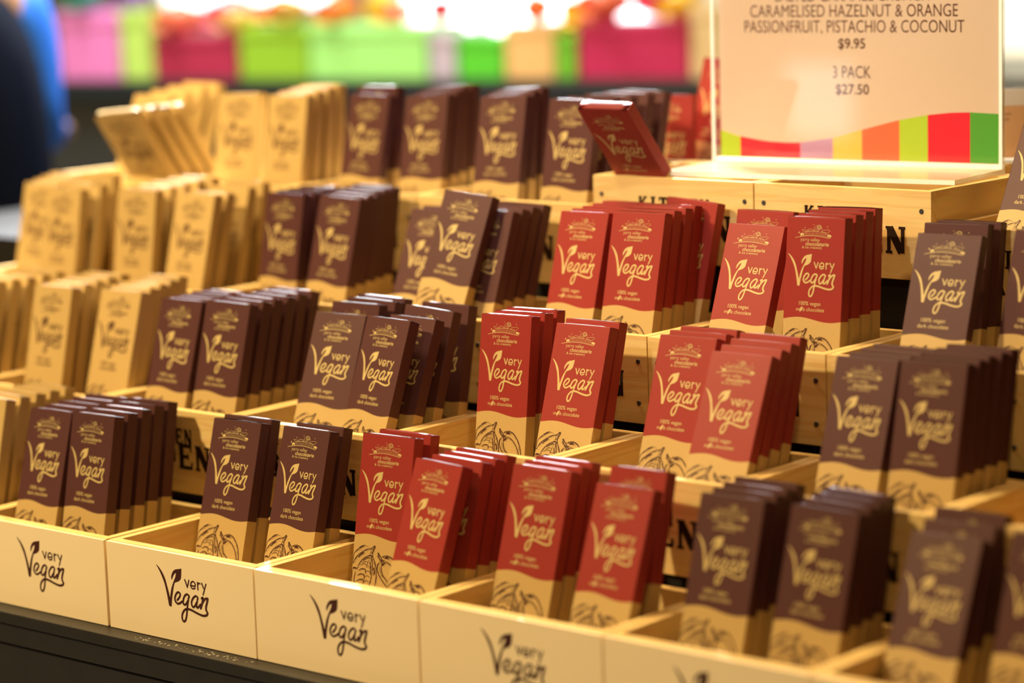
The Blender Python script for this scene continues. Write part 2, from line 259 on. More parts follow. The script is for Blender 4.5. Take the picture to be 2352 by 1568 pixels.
POD = [(0.4,[(-0.7,123.7),(-0.5,117.4),(1.5,111.0),(6.6,105.7),(11.4,102.8),(15.2,102.8),(19.9,104.1)]),(0.5,[(19.9,104.6),(22.8,103.8),(25.2,101.7),(25.9,102.6),(24.2,105.5),(23.7,108.3),(24.8,111.4)]),(0.6,[(-0.7,120.8),(3.9,114.6),(9.8,109.6),(16.2,105.9),(21.6,104.5)]),(0.7,[(6.4,114.5),(9.9,111.0),(13.5,108.8)]),(0.8,[(19.5,105.1),(22.4,104.3)]),(0.3,[(7.4,105.6),(10.4,105.8)]),(0.5,[(7.0,106.0),(9.4,104.0),(12.3,103.0)]),(0.3,[(9.6,106.5),(5.5,107.6),(3.1,109.9)]),(0.5,[(5.9,126.2),(8.0,120.4),(12.7,114.9),(18.3,111.7),(21.6,110.6),(24.0,111.5)]),(0.3,[(4.2,118.7),(6.0,114.9)]),(0.3,[(3.5,121.9),(5.0,118.7)]),(0.3,[(21.2,105.3),(21.5,108.4),(19.9,110.4)]),(0.5,[(22.1,111.6),(23.6,114.7),(24.9,120.9),(24.7,128.5),(23.7,135.4),(22.0,139.9)]),(0.7,[(24.2,111.5),(27.0,116.1),(29.1,122.3),(30.0,128.5),(29.9,133.3),(28.6,139.6)]),(0.9,[(26.3,120.8),(27.6,124.9),(27.8,128.0)]),(0.5,[(23.9,113.7),(25.9,117.7)]),(0.4,[(11.7,119.0),(15.4,117.2),(18.8,118.0)]),(0.4,[(9.4,121.9),(13.4,119.5),(17.6,120.0),(17.4,122.8)]),(0.5,[(8.0,126.4),(12.1,124.0),(16.7,124.4),(16.1,127.6)]),(0.3,[(17.8,122.2),(20.7,121.1),(22.4,122.3)]),(0.4,[(16.8,126.3),(20.1,125.5),(23.2,127.0),(22.8,128.2)]),(0.5,[(6.7,131.2),(11.1,128.8),(15.8,129.5),(15.2,132.4)]),(0.4,[(16.3,131.1),(19.6,129.7),(23.0,131.1)]),(0.5,[(6.2,136.3),(10.7,133.9),(14.9,134.6),(14.6,137.1)]),(0.4,[(15.8,135.8),(19.1,134.4),(22.5,135.8)]),(0.5,[(6.5,140.7),(10.6,138.6),(14.4,139.7)]),(0.5,[(12.0,117.1),(16.8,113.7),(20.5,112.9)]),(0.4,[(19.4,114.8),(18.8,118.0),(18.5,120.9)]),(0.6,[(21.1,115.7),(22.7,121.0),(23.2,127.3)]),(0.6,[(-0.8,125.3),(2.4,124.0),(5.8,124.0)]),(0.5,[(4.7,126.6),(3.5,132.9),(4.3,139.2),(8.0,143.8),(13.1,145.1)]),(0.4,[(-0.8,125.3),(-1.2,131.6),(1.4,139.3)]),(0.4,[(1.7,125.8),(1.3,131.5)]),(0.5,[(29.5,108.7),(29.8,107.7),(30.9,108.3),(34.7,111.6),(36.1,114.1)]),(0.5,[(29.6,108.8),(32.2,112.0),(35.3,115.0),(35.8,116.6)]),(0.5,[(35.0,111.0),(37.4,109.6),(42.4,109.0),(47.6,110.7),(52.1,115.2),(55.4,120.4),(57.5,127.2),(57.9,133.5),(55.4,138.4),(51.7,140.4)]),(0.5,[(33.7,115.4),(30.9,117.5),(30.2,121.3),(31.9,125.6),(34.6,129.3),(40.0,134.4),(47.5,139.4),(51.7,140.4)]),(0.5,[(38.6,113.9),(43.7,115.3),(49.0,119.1),(53.6,125.8),(55.3,132.1),(53.6,137.8)]),(0.5,[(35.6,118.8),(35.2,122.0),(37.3,126.3),(42.2,130.5),(48.5,136.2)]),(0.3,[(33.8,117.3),(33.7,122.1),(35.7,126.1),(40.6,130.6)]),(1.3,[(38.4,111.7),(40.5,110.7),(43.4,110.6)]),(0.4,[(41.3,111.3),(45.6,113.0)]),(1.0,[(34.9,118.8),(37.1,117.2),(39.5,115.3)]),(0.3,[(40.4,116.4),(42.7,118.8)]),(0.3,[(38.0,118.1),(40.3,120.2)]),(0.9,[(54.5,122.6),(55.6,126.7)]),(0.8,[(31.1,118.1),(30.9,121.6)]),(0.3,[(47.2,123.0),(49.5,127.0)]),(0.3,[(50.5,122.2),(52.8,125.9)]),(0.5,[(35.7,115.3),(37.7,114.0),(36.0,113.1)])]# ------------------------------------------------------------------ helpers
def new_obj(name, mesh, mats=None, parent=None):
    o = bpy.data.objects.new(name, mesh)
    COL.objects.link(o)
    if mats:
        for m in (mats if isinstance(mats, (list, tuple)) else [mats]):
            if m.name not in [x.name for x in mesh.materials if x]:
                mesh.materials.append(m)
    if parent: o.parent = parent
    return o

def empty(name, loc=(0, 0, 0), rz=0.0):
    o = bpy.data.objects.new(name, None); COL.objects.link(o)
    o.empty_display_size = 0.02
    o.location = loc; o.rotation_euler = (0, 0, rz)
    return o

def tag(o, label=None, cat=None, group=None, kind=None):
    if label: o['label'] = label
    if cat: o['category'] = cat
    if group: o['group'] = group
    if kind: o['kind'] = kind
    return o

def mesh_from(bm, name, smooth=False):
    me = bpy.data.meshes.new(name)
    bm.normal_update()
    bm.to_mesh(me); bm.free()
    if smooth:
        for p in me.polygons: p.use_smooth = True
    return me

def box(bm, x0, x1, y0, y1, z0, z1, bevel=0.0, mat=0, seg=2):
    r = bmesh.ops.create_cube(bm, size=1.0)
    vs = r['verts']
    for v in vs:
        v.co = Vector((x0 + (v.co.x + .5) * (x1 - x0), y0 + (v.co.y + .5) * (y1 - y0), z0 + (v.co.z + .5) * (z1 - z0)))
    fs = list({f for v in vs for f in v.link_faces})
    for f in fs: f.material_index = mat
    if bevel:
        es = list({e for v in vs for e in v.link_edges})
        bmesh.ops.bevel(bm, geom=es, offset=bevel, segments=seg, affect='EDGES', profile=.7)

def box_mesh(name, x0, x1, y0, y1, z0, z1, bevel=0.0):
    bm = bmesh.new(); box(bm, x0, x1, y0, y1, z0, z1, bevel)
    return mesh_from(bm, name)

def copy_tree(o, parent=None):
    c = o.copy(); COL.objects.link(c)
    if parent is not None: c.parent = parent
    for ch in o.children: copy_tree(ch, c)
    return c

def catmull(pts, n=6):
    if len(pts) < 3: return [Vector(p) for p in pts]
    P_ = [Vector(p) for p in pts]; out = []
    for i in range(len(P_) - 1):
        p0 = P_[max(i - 1, 0)]; p1 = P_[i]; p2 = P_[i + 1]; p3 = P_[min(i + 2, len(P_) - 1)]
        for k in range(n):
            t = k / n
            out.append(0.5 * ((2 * p1) + (p2 - p0) * t + (2 * p0 - 5 * p1 + 4 * p2 - p3) * t * t + (3 * p1 - p0 - 3 * p2 + p3) * t ** 3))
    out.append(P_[-1])
    return out

def ribbon(bm, pts, w, y, mat=0, tip=0.0, n=6, cap=True):
    """flat printed stroke of width w along 2-D points (x, z) lying at depth y"""
    c = catmull([(p[0], p[1]) for p in pts], n)
    m = len(c); L = []; R = []
    for i in range(m):
        d = (c[min(i + 1, m - 1)] - c[max(i - 1, 0)])
        if d.length < 1e-9: d = Vector((1, 0))
        d.normalize(); nn = Vector((-d.y, d.x))
        s = 1.0
        if tip: s = max(0.15, min(1.0, min(i, m - 1 - i) / (m * tip)))
        L.append(bm.verts.new((c[i].x + nn.x * w / 2 * s, y, c[i].y + nn.y * w / 2 * s)))
        R.append(bm.verts.new((c[i].x - nn.x * w / 2 * s, y, c[i].y - nn.y * w / 2 * s)))
    for i in range(m - 1):
        try:
            f = bm.faces.new((R[i], R[i + 1], L[i + 1], L[i])); f.material_index = mat
        except ValueError: pass
    if cap and not tip:
        for e, sgn in ((0, -1), (m - 1, 1)):
            d = (c[min(e + 1, m - 1)] - c[max(e - 1, 0)]); d.normalize(); nn = Vector((-d.y, d.x))
            arc = []
            for k in range(1, 6):
                a = math.pi * k / 6
                q = c[e] + nn * (w / 2 * math.cos(a)) + d * (sgn * w / 2 * math.sin(a))
                arc.append(bm.verts.new((q.x, y, q.y)))
            vs = [L[e]] + arc + [R[e]]
            if sgn > 0: vs.reverse()
            f = bm.faces.new(vs); f.material_index = mat

def flat_poly(bm, pts, y, mat=0):
    v3 = [Vector((p[0], p[1], 0)) for p in pts]
    vs = [bm.verts.new((p[0], y, p[1])) for p in pts]
    for t in tessellate_polygon([v3]):
        if len(set(t)) < 3: continue
        try: g = bm.faces.new([vs[k] for k in t])
        except ValueError: continue
        g.material_index = mat; g.normal_update()
        if g.normal.y > 0: g.normal_flip()

TEXT_CACHE = {}
def text_tris(s, bold=0.0, space=1.0):
    key = (s, bold, space)
    if key in TEXT_CACHE: return TEXT_CACHE[key]
    cu = bpy.data.curves.new('lettering', 'FONT')
    cu.body = s; cu.size = 1.0; cu.offset = bold; cu.resolution_u = 4; cu.space_character = space
    cu.fill_mode = 'FRONT'
    ob = bpy.data.objects.new('lettering', cu); COL.objects.link(ob)
    bpy.context.view_layer.update()
    dg = bpy.context.evaluated_depsgraph_get()
    me = bpy.data.meshes.new_from_object(ob.evaluated_get(dg))
    vs = [v.co.copy() for v in me.vertices]; fs = [tuple(p.vertices) for p in me.polygons]
    bpy.data.objects.remove(ob); bpy.data.curves.remove(cu); bpy.data.meshes.remove(me)
    x0 = min(v.x for v in vs); x1 = max(v.x for v in vs)
    TEXT_CACHE[key] = (vs, fs, x0, x1)
    return TEXT_CACHE[key]

def add_text(bm, s, xl, xr, base, y, mat=0, bold=0.0, height=None, shear=0.0, space=1.0):
    """lettering fitted between xl and xr on baseline `base`; height = size multiplier override"""
    vs, fs, x0, x1 = text_tris(s, bold, space)
    sx = (xr - xl) / (x1 - x0); sz = sx if height is None else height
    nv = [bm.verts.new((xl + (v.x - x0) * sx + shear * v.y * sz, y, base + v.y * sz)) for v in vs]
    for f in fs:
        try:
            g = bm.faces.new([nv[i] for i in f]); g.material_index = mat
            g.normal_update()
            if g.normal.y > 0: g.normal_flip()
        except ValueError: pass

# ------------------------------------------------------------------ materials
def nodes_of(name):
    m = bpy.data.materials.new(name); m.use_nodes = True
    nt = m.node_tree
    return m, nt, nt.nodes['Principled BSDF']

def add_bump(nt, bsdf, height_socket, strength=0.1, dist=0.001):
    b = nt.nodes.new('ShaderNodeBump'); b.inputs['Strength'].default_value = strength; b.inputs['Distance'].default_value = dist
    nt.links.new(height_socket, b.inputs['Height']); nt.links.new(b.outputs['Normal'], bsdf.inputs['Normal'])

def plain(name, col, rough=0.6, spec=0.3, metal=0.0, noise=0.0, scale=60):
    m, nt, b = nodes_of(name)
    b.inputs['Roughness'].default_value = rough
    b.inputs['Specular IOR Level'].default_value = spec
    b.inputs['Metallic'].default_value = metal
    if noise:
        tc = nt.nodes.new('ShaderNodeTexCoord'); no = nt.nodes.new('ShaderNodeTexNoise')
        no.inputs['Scale'].default_value = scale; no.inputs['Detail'].default_value = 4
        nt.links.new(tc.outputs['Object'], no.inputs['Vector'])
        mx = nt.nodes.new('ShaderNodeMix'); mx.data_type = 'RGBA'
        mx.inputs[6].default_value = (*[c * (1 - noise) for c in col], 1)
        mx.inputs[7].default_value = (*[min(1, c * (1 + noise)) for c in col], 1)
        nt.links.new(no.outputs['Fac'], mx.inputs[0]); nt.links.new(mx.outputs[2], b.inputs['Base Color'])
    else:
        b.inputs['Base Color'].default_value = (*col, 1)
    return m

KRAFT = (0.50, 0.348, 0.142)
def carton_mat(name, sleeve):
    """kraft board; the coloured sleeve print ends in a wave above the kraft foot"""
    m, nt, b = nodes_of(name)
    L = nt.links.new
    tc = nt.nodes.new('ShaderNodeTexCoord')
    no = nt.nodes.new('ShaderNodeTexNoise'); no.inputs['Scale'].default_value = 900; no.inputs['Detail'].default_value = 3
    L(tc.outputs['Object'], no.inputs['Vector'])
    kr = nt.nodes.new('ShaderNodeMix'); kr.data_type = 'RGBA'
    kr.inputs[6].default_value = (KRAFT[0] * .86, KRAFT[1] * .85, KRAFT[2] * .82, 1)
    kr.inputs[7].default_value = (KRAFT[0] * 1.1, KRAFT[1] * 1.1, KRAFT[2] * 1.12, 1)
    L(no.outputs['Fac'], kr.inputs[0])
    out = kr.outputs[2]
    if sleeve:
        sep = nt.nodes.new('ShaderNodeSeparateXYZ'); L(tc.outputs['Object'], sep.inputs[0])
        def math_(op, a, bb=None):
            q = nt.nodes.new('ShaderNodeMath'); q.operation = op
            for i, v in enumerate((a, bb)):
                if v is None: continue
                if isinstance(v, (int, float)): q.inputs[i].default_value = v
                else: L(v, q.inputs[i])
            return q.outputs[0]
        ph = math_('MULTIPLY', sep.outputs['X'], 2 * math.pi / BW)
        ph = math_('ADD', ph, math.pi - 0.2)
        wv = math_('MULTIPLY', math_('SINE', ph), 0.0019)
        thr = math_('ADD', wv, KRAFT_Z - 0.0006)
        fac = math_('GREATER_THAN', sep.outputs['Z'], thr)
        sl = nt.nodes.new('ShaderNodeMix'); sl.data_type = 'RGBA'
        sl.inputs[6].default_value = (*[c * .93 for c in sleeve], 1); sl.inputs[7].default_value = (*[c * 1.07 for c in sleeve], 1)
        L(no.outputs['Fac'], sl.inputs[0])
        mx = nt.nodes.new('ShaderNodeMix'); mx.data_type = 'RGBA'
        L(fac, mx.inputs[0]); L(kr.outputs[2], mx.inputs[6]); L(sl.outputs[2], mx.inputs[7])
        out = mx.outputs[2]
    L(out, b.inputs['Base Color'])
    b.inputs['Roughness'].default_value = 0.45
    b.inputs['Specular IOR Level'].default_value = 0.18
    add_bump(nt, b, no.outputs['Fac'], 0.06, 0.0003)
    return m

def wood_mat(name, axis, tint=1.0):
    m, nt, b = nodes_of(name)
    L = nt.links.new
    tc = nt.nodes.new('ShaderNodeTexCoord'); oi = nt.nodes.new('ShaderNodeObjectInfo')
    ad = nt.nodes.new('ShaderNodeVectorMath'); ad.operation = 'ADD'
    ml = nt.nodes.new('ShaderNodeVectorMath'); ml.operation = 'SCALE'; ml.inputs[0].default_value = (3.1, 1.7, 2.3)
    L(oi.outputs['Random'], ml.inputs['Scale'])
    L(tc.outputs['Object'], ad.inputs[0]); L(ml.outputs[0], ad.inputs[1])
    mp = nt.nodes.new('ShaderNodeMapping')
    s = [34.0, 34.0, 34.0]; s[axis] = 3.0
    mp.inputs['Scale'].default_value = s
    L(ad.outputs[0], mp.inputs['Vector'])
    n1 = nt.nodes.new('ShaderNodeTexNoise'); n1.inputs['Scale'].default_value = 1.0; n1.inputs['Detail'].default_value = 3; n1.inputs['Distortion'].default_value = 0.6
    L(mp.outputs[0], n1.inputs['Vector'])
    wv = nt.nodes.new('ShaderNodeMath'); wv.operation = 'MULTIPLY'; wv.inputs[1].default_value = 34
    L(n1.outputs['Fac'], wv.inputs[0])
    sn = nt.nodes.new('ShaderNodeMath'); sn.operation = 'SINE'; L(wv.outputs[0], sn.inputs[0])
    mr = nt.nodes.new('ShaderNodeMapRange'); mr.inputs[1].default_value = 0.2; mr.inputs[2].default_value = 1.0
    L(sn.outputs[0], mr.inputs[0])
    c1 = nt.nodes.new('ShaderNodeMix'); c1.data_type = 'RGBA'
    c1.inputs[6].default_value = (0.82 * tint, 0.60 * tint, 0.26 * tint, 1); c1.inputs[7].default_value = (0.66 * tint, 0.37 * tint, 0.12 * tint, 1)
    fa = nt.nodes.new('ShaderNodeMath'); fa.operation = 'MULTIPLY'; fa.inputs[1].default_value = 0.40
    L(mr.outputs[0], fa.inputs[0]); L(fa.outputs[0], c1.inputs[0])
    # knots
    mk = nt.nodes.new('ShaderNodeMapping'); k = [16.0, 16.0, 16.0]; k[axis] = 8.0; mk.inputs['Scale'].default_value = k
    L(ad.outputs[0], mk.inputs['Vector'])
    vo = nt.nodes.new('ShaderNodeTexVoronoi'); vo.inputs['Scale'].default_value = 1.0
    L(mk.outputs[0], vo.inputs['Vector'])
    kr = nt.nodes.new('ShaderNodeMapRange'); kr.inputs[1].default_value = 0.06; kr.inputs[2].default_value = 0.14
    kr.inputs[3].default_value = 0.75; kr.inputs[4].default_value = 0.0
    L(vo.outputs['Distance'], kr.inputs[0])
    c2 = nt.nodes.new('ShaderNodeMix'); c2.data_type = 'RGBA'
    c2.inputs[7].default_value = (0.26 * tint, 0.11 * tint, 0.035 * tint, 1)
    L(kr.outputs[0], c2.inputs[0]); L(c1.outputs[2], c2.inputs[6])
    # fine fibre
    mf = nt.nodes.new('ShaderNodeMapping'); k = [900.0, 900.0, 900.0]; k[axis] = 40.0; mf.inputs['Scale'].default_value = k
    L(ad.outputs[0], mf.inputs['Vector'])
    nf = nt.nodes.new('ShaderNodeTexNoise'); nf.inputs['Scale'].default_value = 1.0; L(mf.outputs[0], nf.inputs['Vector'])
    c3 = nt.nodes.new('ShaderNodeMix'); c3.data_type = 'RGBA'; c3.blend_type = 'MULTIPLY'; c3.inputs[0].default_value = 0.22
    L(c2.outputs[2], c3.inputs[6]); L(nf.outputs['Color'], c3.inputs[7])
    L(c3.outputs[2], b.inputs['Base Color'])
    b.inputs['Roughness'].default_value = 0.78; b.inputs['Specular IOR Level'].default_value = 0.12
    add_bump(nt, b, nf.outputs['Fac'], 0.12, 0.0006)
    return m

SLEEVE = {'D': (0.080, 0.030, 0.030), 'R': (0.27, 0.030, 0.025), 'K': None}
M_CARTON = {'D': carton_mat('dark_purple_carton', SLEEVE['D']), 'R': carton_mat('red_carton', SLEEVE['R']), 'K': carton_mat('kraft_carton', None)}
M_GOLD = plain('kraft_lettering', (0.54, 0.41, 0.18), 0.5, 0.3)
M_BROWN = plain('dark_brown_print', (0.060, 0.016, 0.012), 0.5, 0.3)
M_WX = wood_mat('pine_board_long_grain', 0)
M_WY = wood_mat('pine_board_side_grain', 1)
M_CREAM = plain('cream_painted_board', (0.93, 0.76, 0.50), 0.55, 0.3, noise=0.02, scale=14)
M_NAIL = plain('dark_steel_nail', (0.10, 0.10, 0.11), 0.4, 0.5, 0.6, noise=0.4, scale=500)
M_BURN = plain('burnt_stamp', (0.022, 0.010, 0.006), 0.8, 0.1, noise=0.4, scale=300)
M_BLACK = plain('black_powder_coat', (0.022, 0.020, 0.020), 0.45, 0.4, noise=0.25, scale=40)
M_DARK = plain('dark_riser_paint', (0.012, 0.010, 0.009), 0.7, 0.2)

# ------------------------------------------------------------------ the logo (units: mm-like local)
LCORN = {(-2, 0), (73, -184), (77, -186), (88, -186), (90, -182), (119, -68), (169, 5), (99, -58), (131, -20), (76, -122)}
def logo_into(bm, ox, oz, sx, sz, y, mat=0):
    """the hand lettered 'very Vegan' mark; ox, oz = tip of the V; scale per crate-pitch unit"""
    T = lambda q: (ox + q[0] * .001 * sx, oz + q[1] * .001 * sz)
    sm = (sx + sz) / 2
    runs = []; cur = [POLY[0]]
    for q in POLY[1:] + POLY[:1]:          # smooth between the mark's sharp corners
        cur.append(q)
        if q in LCORN: runs.append(cur); cur = [q]
    if len(cur) > 1: runs.append(cur)
    outl = []
    for r_ in runs: outl += [tuple(v) for v in catmull(r_, 4)][:-1]
    flat_poly(bm, [T(q) for q in outl], y, mat)
    for i, (w, s) in enumerate(ST):
        ribbon(bm, [T(q) for q in s], w * .00106 * sm, y - 0.00002 * (i % 5 + 1), mat, n=5)

# ------------------------------------------------------------------ chocolate bars
def mm(q):  # face millimetres from top left -> local x, z
    return (-BW / 2 + max(0.6, min(62.0, q[0])) * .001, BH - q[1] * .001)

def carton_mesh(kind):
    bm = bmesh.new()
    box(bm, -BW / 2, BW / 2, 0, BT, 0, BH - 0.0004, 0.0007)
    y = -0.00012
    pr = 1
    for i, (w, s) in enumerate(BUILD): ribbon(bm, [mm(q) for q in s], w * .00085, y - .00002 * (i % 4), pr, n=4, cap=False)
    for s in BLOB: flat_poly(bm, [mm(q) for q in s], y, pr)
    X = lambda a: -BW / 2 + a * .001
    add_text(bm, 'yarra valley', X(15.3), X(36.3), BH - .0222, y, pr, bold=-0.004)
    add_text(bm, 'chocolaterie', X(20.9), X(46.1), BH - .0262, y, pr, bold=0.012)
    add_text(bm, '& ice creamery', X(17.4), X(38.9), BH - .0288, y, pr, bold=0.010, space=1.12)
    add_text(bm, '100% vegan', X(16.7), X(40.0), BH - .0806, y, pr, bold=0.004)
    if kind == 'R':
        add_text(bm, 'm', X(13.9), X(17.5), BH - .0860, y, pr, bold=0.004, height=.0046)
        flat_poly(bm, [(X(17.9), BH - .0864), (X(17.7), BH - .0846), (X(18.6), BH - .0829), (X(20.6), BH - .0815), (X(20.6), BH - .0838), (X(19.7), BH - .0858), (X(18.6), BH - .0864), (X(18.1), BH - .0876)], y, pr)
        add_text(bm, 'lk', X(20.9), X(23.7), BH - .0860, y, pr, bold=0.004, height=.0046)
        add_text(bm, 'chocolate', X(25.0), X(44.1), BH - .0860, y, pr, bold=0.004)
    elif kind == 'D':
        add_text(bm, 'dark chocolate', X(13.9), X(44.1), BH - .0860, y, pr, bold=0.004)
    else:
        add_text(bm, 'chocolate', X(16.5), X(41.5), BH - .0860, y, pr, bold=0.004)
    for i, (w, s) in enumerate(POD):
        pts = [mm(q) for q in s]
        ribbon(bm, pts, w * .0014, y - .00001 * (i % 6), 2, tip=0.22, n=5)
        if w >= .45 and len(pts) >= 3:      # engraved hatching beside the heavier contours
            cc = catmull(pts, 5); sd = 1 if i % 2 else -1
            for k in range(1, len(cc) - 1):
                d = (cc[k + 1] - cc[k - 1])
                if d.length < 1e-7: continue
                d.normalize(); nn = Vector((-d.y, d.x))
                ctr = Vector((-.0135, BH - .134)) if cc[k].x < -.003 else Vector((.0125, BH - .136))
                if nn.dot(ctr - cc[k]) < 0: nn = -nn
                ln = .0008 + .0012 * ((k * 7 + i * 3) % 5) / 4
                a_ = cc[k]; b_ = cc[k] + nn * ln + d * ln * .9
                if -BW / 2 + .0008 < b_.x < BW / 2 - .0008:
                    ribbon(bm, [a_, (a_ + b_) / 2 + d * .0002, b_], .00042, y - .00001 * (i % 6) - .00007, 2, tip=.4, n=3)
    me = mesh_from(bm, 'carton_' + kind)
    me.materials.append(M_CARTON[kind])
    me.materials.append(M_BROWN if kind == 'K' else M_GOLD)
    me.materials.append(M_BROWN)
    return me

def logo_mesh(kind):
    bm = bmesh.new()
    logo_into(bm, -BW / 2 + .0029, BH - .0344, .151, .155, -0.00014)
    me = mesh_from(bm, 'logo_' + kind); me.materials.append(M_BROWN if kind == 'K' else M_GOLD)
    return me

def flap_mesh(kind):
    """tuck-in top flap: a slightly domed panel with its lip showing at the right"""
    bm = bmesh.new()
    z = BH - 0.0004
    nx, ny = 6, 6
    grid = []
    for i in range(nx + 1):
        row = []
        for k in range(ny + 1):
            u = i / nx; v = k / ny
            x = -BW / 2 + .0003 + u * (BW - .0005); y = .0002 + v * (BT - .0001)
            hgt = .0011 * (1 - (2 * v - 1) ** 2) * (1 - .5 * (2 * u - 1) ** 4)
            row.append(bm.verts.new((x, y, z + .00003 + hgt)))
        grid.append(row)
    for i in range(nx):
        for k in range(ny):
            bm.faces.new((grid[i][k], grid[i + 1][k], grid[i + 1][k + 1], grid[i][k + 1])).smooth = True
    ext = bmesh.ops.solidify(bm, geom=bm.faces[:], thickness=.0003)
    box(bm, BW / 2 - .0012, BW / 2 + .0003, .0014, BT - .0006, z - .0010, z + .0004, 0.0002)
    me = mesh_from(bm, 'end_flap_' + kind); me.materials.append(M_CARTON[kind])
    return me

PROTO = {}
def make_bar(kind):
    r = empty('chocolate_bar')
    r['category'] = 'chocolate bar'
    new_obj('carton', carton_mesh(kind), None, r)
    new_obj('end_flap', flap_mesh(kind), None, r)
    new_obj('logo', logo_mesh(kind), None, r)
    return r
for k_ in 'DRK': PROTO[k_] = make_bar(k_)
USED = set()
def place_bar(kind, loc, yaw, lean, roll):
    if kind in USED: r = copy_tree(PROTO[kind])
    else: r = PROTO[kind]; USED.add(kind)
    R = Matrix.Rotation(math.radians(yaw), 4, 'Z') @ Matrix.Rotation(-math.radians(lean), 4, 'X') @ Matrix.Rotation(math.radians(roll), 4, 'Y')
    r.matrix_world = Matrix.Translation(loc) @ R
    r.location = loc; r.rotation_euler = R.to_euler()
    return r

KIND = {'D': 'dark purple', 'R': 'red', 'K': 'plain kraft'}
ROWN = {0: 'front row', 1: 'second row', 2: 'third row', 3: 'top row'}
ORD = ['first', 'second', 'third', 'fourth', 'fifth', 'sixth', 'seventh']
FIRST = {0: -1, 1: -2, 2: -3, 3: -3}
SIDE = dict(a1='left', a2='right', b1='left', b2='right', c1='left', d1='left', d2='right', e1='left', e2='right', f1='left', f2='right',
            g1='left', g2='right', h1='left', h2='right', j1='left', j2='right', k1='left', k2='right', l1='left', l2='right',
            m1='left', m2='right', m3='left', n3='left', o1='right', o4='right', p1='left', p2='right', q3='right', s4='right', t1='left', t2='right', t3='left', t4='right')
CUSTOM = {
 'c2': ['red chocolate bar tipped forward, partly covering its left neighbour, third front crate'],
 'c3': ['red bar right behind the forward tipped red bar, third front crate', 'rearmost red bar behind the forward tipped red bar, third front crate', 'red bar, third behind the forward tipped red bar'],
 'i1': ['dark purple bar, left of the two overlapping strongly leaning bars, second row'],
 'i2': ['dark purple bar overlapping its left neighbour, foremost of a fanned stack, second row'],
 'i3': ['dark purple bar, second of the fanned stack left of the red bars, second row'],
 'i4': ['dark purple bar, third of the fanned stack, wide top visible, second row'],
 'i5': ['dark purple bar, rearmost of the fanned stack beside the red bars, second row'],
 'i6': ['dark purple bar top right behind the two overlapping leaning bars, second row'],
 'i7': ['dark purple bar, middle of three hidden behind overlapping leaning bars, second row', 'dark purple bar, rearmost of three behind overlapping leaning bars, second row'],
 'm1': ['plain kraft bar %s, left column of first crate, third row' % w for w in ('foremost', 'second', 'third', 'rearmost')],
 'm2': ['plain kraft bar standing alone in front of two columns, first crate, third row'],
 'm4': ['plain kraft bar behind the lone front bar, first crate, third row', 'plain kraft bar rearmost of right column, first crate, third row'],
 'o3': ['dark purple bar raised above its neighbours, standing askew, third row'],
 'n1': ['plain kraft bar leaning back, front of middle stack, second crate of third row', 'plain kraft bar behind the leaning front one, middle stack, second crate, third row'],
 'n2': ['plain kraft bar showing a narrow front strip, rear group, second crate, third row', 'plain kraft bar, last of rear right group, second crate, third row', 'plain kraft bar, rearmost of rear group, second crate of third row'],
 'o2': ['dark purple bar half hidden left behind the raised purple bar, third row', 'dark purple bar top just visible behind the half hidden one, third row'],
 'p3': ['red chocolate bar standing alone tilted at the back, below the sign base, third row'],
 'q1': ['red chocolate bar leaning far back against its right neighbour, below the sign, third row'],
 'q2': ['red chocolate bar upright right behind the far leaning red bar, third row', 'red bar, second behind the far leaning red bar, third row', 'red bar, third behind the far leaning red bar, third row'],
 'r1': ['dark purple bar leaning back before its stack, right of the sign crate, third row'],
 'r2': ['dark purple bar just behind the leaning one, right crate of third row', 'dark purple bar rearmost, right crate of third row', 'dark purple bar, last of right crate, third row'],
 'r3': ['dark purple bar cut off by the right picture edge, third row', 'dark purple bar behind the one cut off at right edge, third row'],
 's1': ['plain kraft bar fallen forward, foremost of the toppled stack, top row', 'plain kraft bar fallen forward, second of the toppled stack, top row', 'plain kraft bar fallen forward, third of the toppled stack, top row', 'plain kraft bar fallen forward, rearmost of the toppled stack, top row'],
 's2': ['plain kraft bar behind the toppled stack, foremost of that group, top row', 'plain kraft bar behind the toppled stack, second of that group, top row', 'plain kraft bar behind the toppled stack, third of that group, top row', 'plain kraft bar behind the toppled stack, rearmost of that group, top row'],
 's3': ['single plain kraft bar standing right of the toppled stack, top row'],
 'u1': ['red chocolate bar tipped forward in the crate left of the acrylic sign'],
 'v1': ['dark purple bar half in frame right of the acrylic sign', 'dark purple bar behind the one right of the acrylic sign'],
 'v2': ['red chocolate bar standing behind the left edge of the acrylic sign'],
 'v3': ['red bar standing low between purple bars and the acrylic sign, mostly in shade'],
}
CUSTOM['a0'] = ['plain kraft bar %s, stack cut by left picture edge, front row' % s for s in ('foremost', 'second from front', 'third from front', 'second from back', 'rearmost')]
CUSTOM['g0'] = ['plain kraft bar %s, stack cut by left picture edge, second row' % s for s in ('foremost', 'second from front', 'third from front', 'second from back', 'rearmost')]

def order_word(i, n):
    if n == 1: return 'only one'
    if i == 0: return 'front one'
    if i == n - 1: return 'rearmost'
    return ORD[i] + ' back'

for (nm, row, kind, cell, i, n, x, y, z, yaw, lean, roll) in BARS:
    r = place_bar(kind, Vector((x, y, z)), yaw, lean, roll)
    if nm in CUSTOM:
        lab = CUSTOM[nm][min(i, len(CUSTOM[nm]) - 1)]
    else:
        ci = cell - FIRST[row]
        lab = '%s bar, %s, %s stack, %s crate from left, %s' % (KIND[kind], order_word(i, n), SIDE[nm], ORD[min(ci, 6)], ROWN[row])
    grp = {0: 'front row', 1: 'second row', 2: 'third row', 3: 'top row', 4: 'raised sign crates', 5: 'crates behind the sign'}[row]
    tag(r, lab, 'chocolate bar', '%s chocolate bars in the %s' % (KIND[kind], grp))

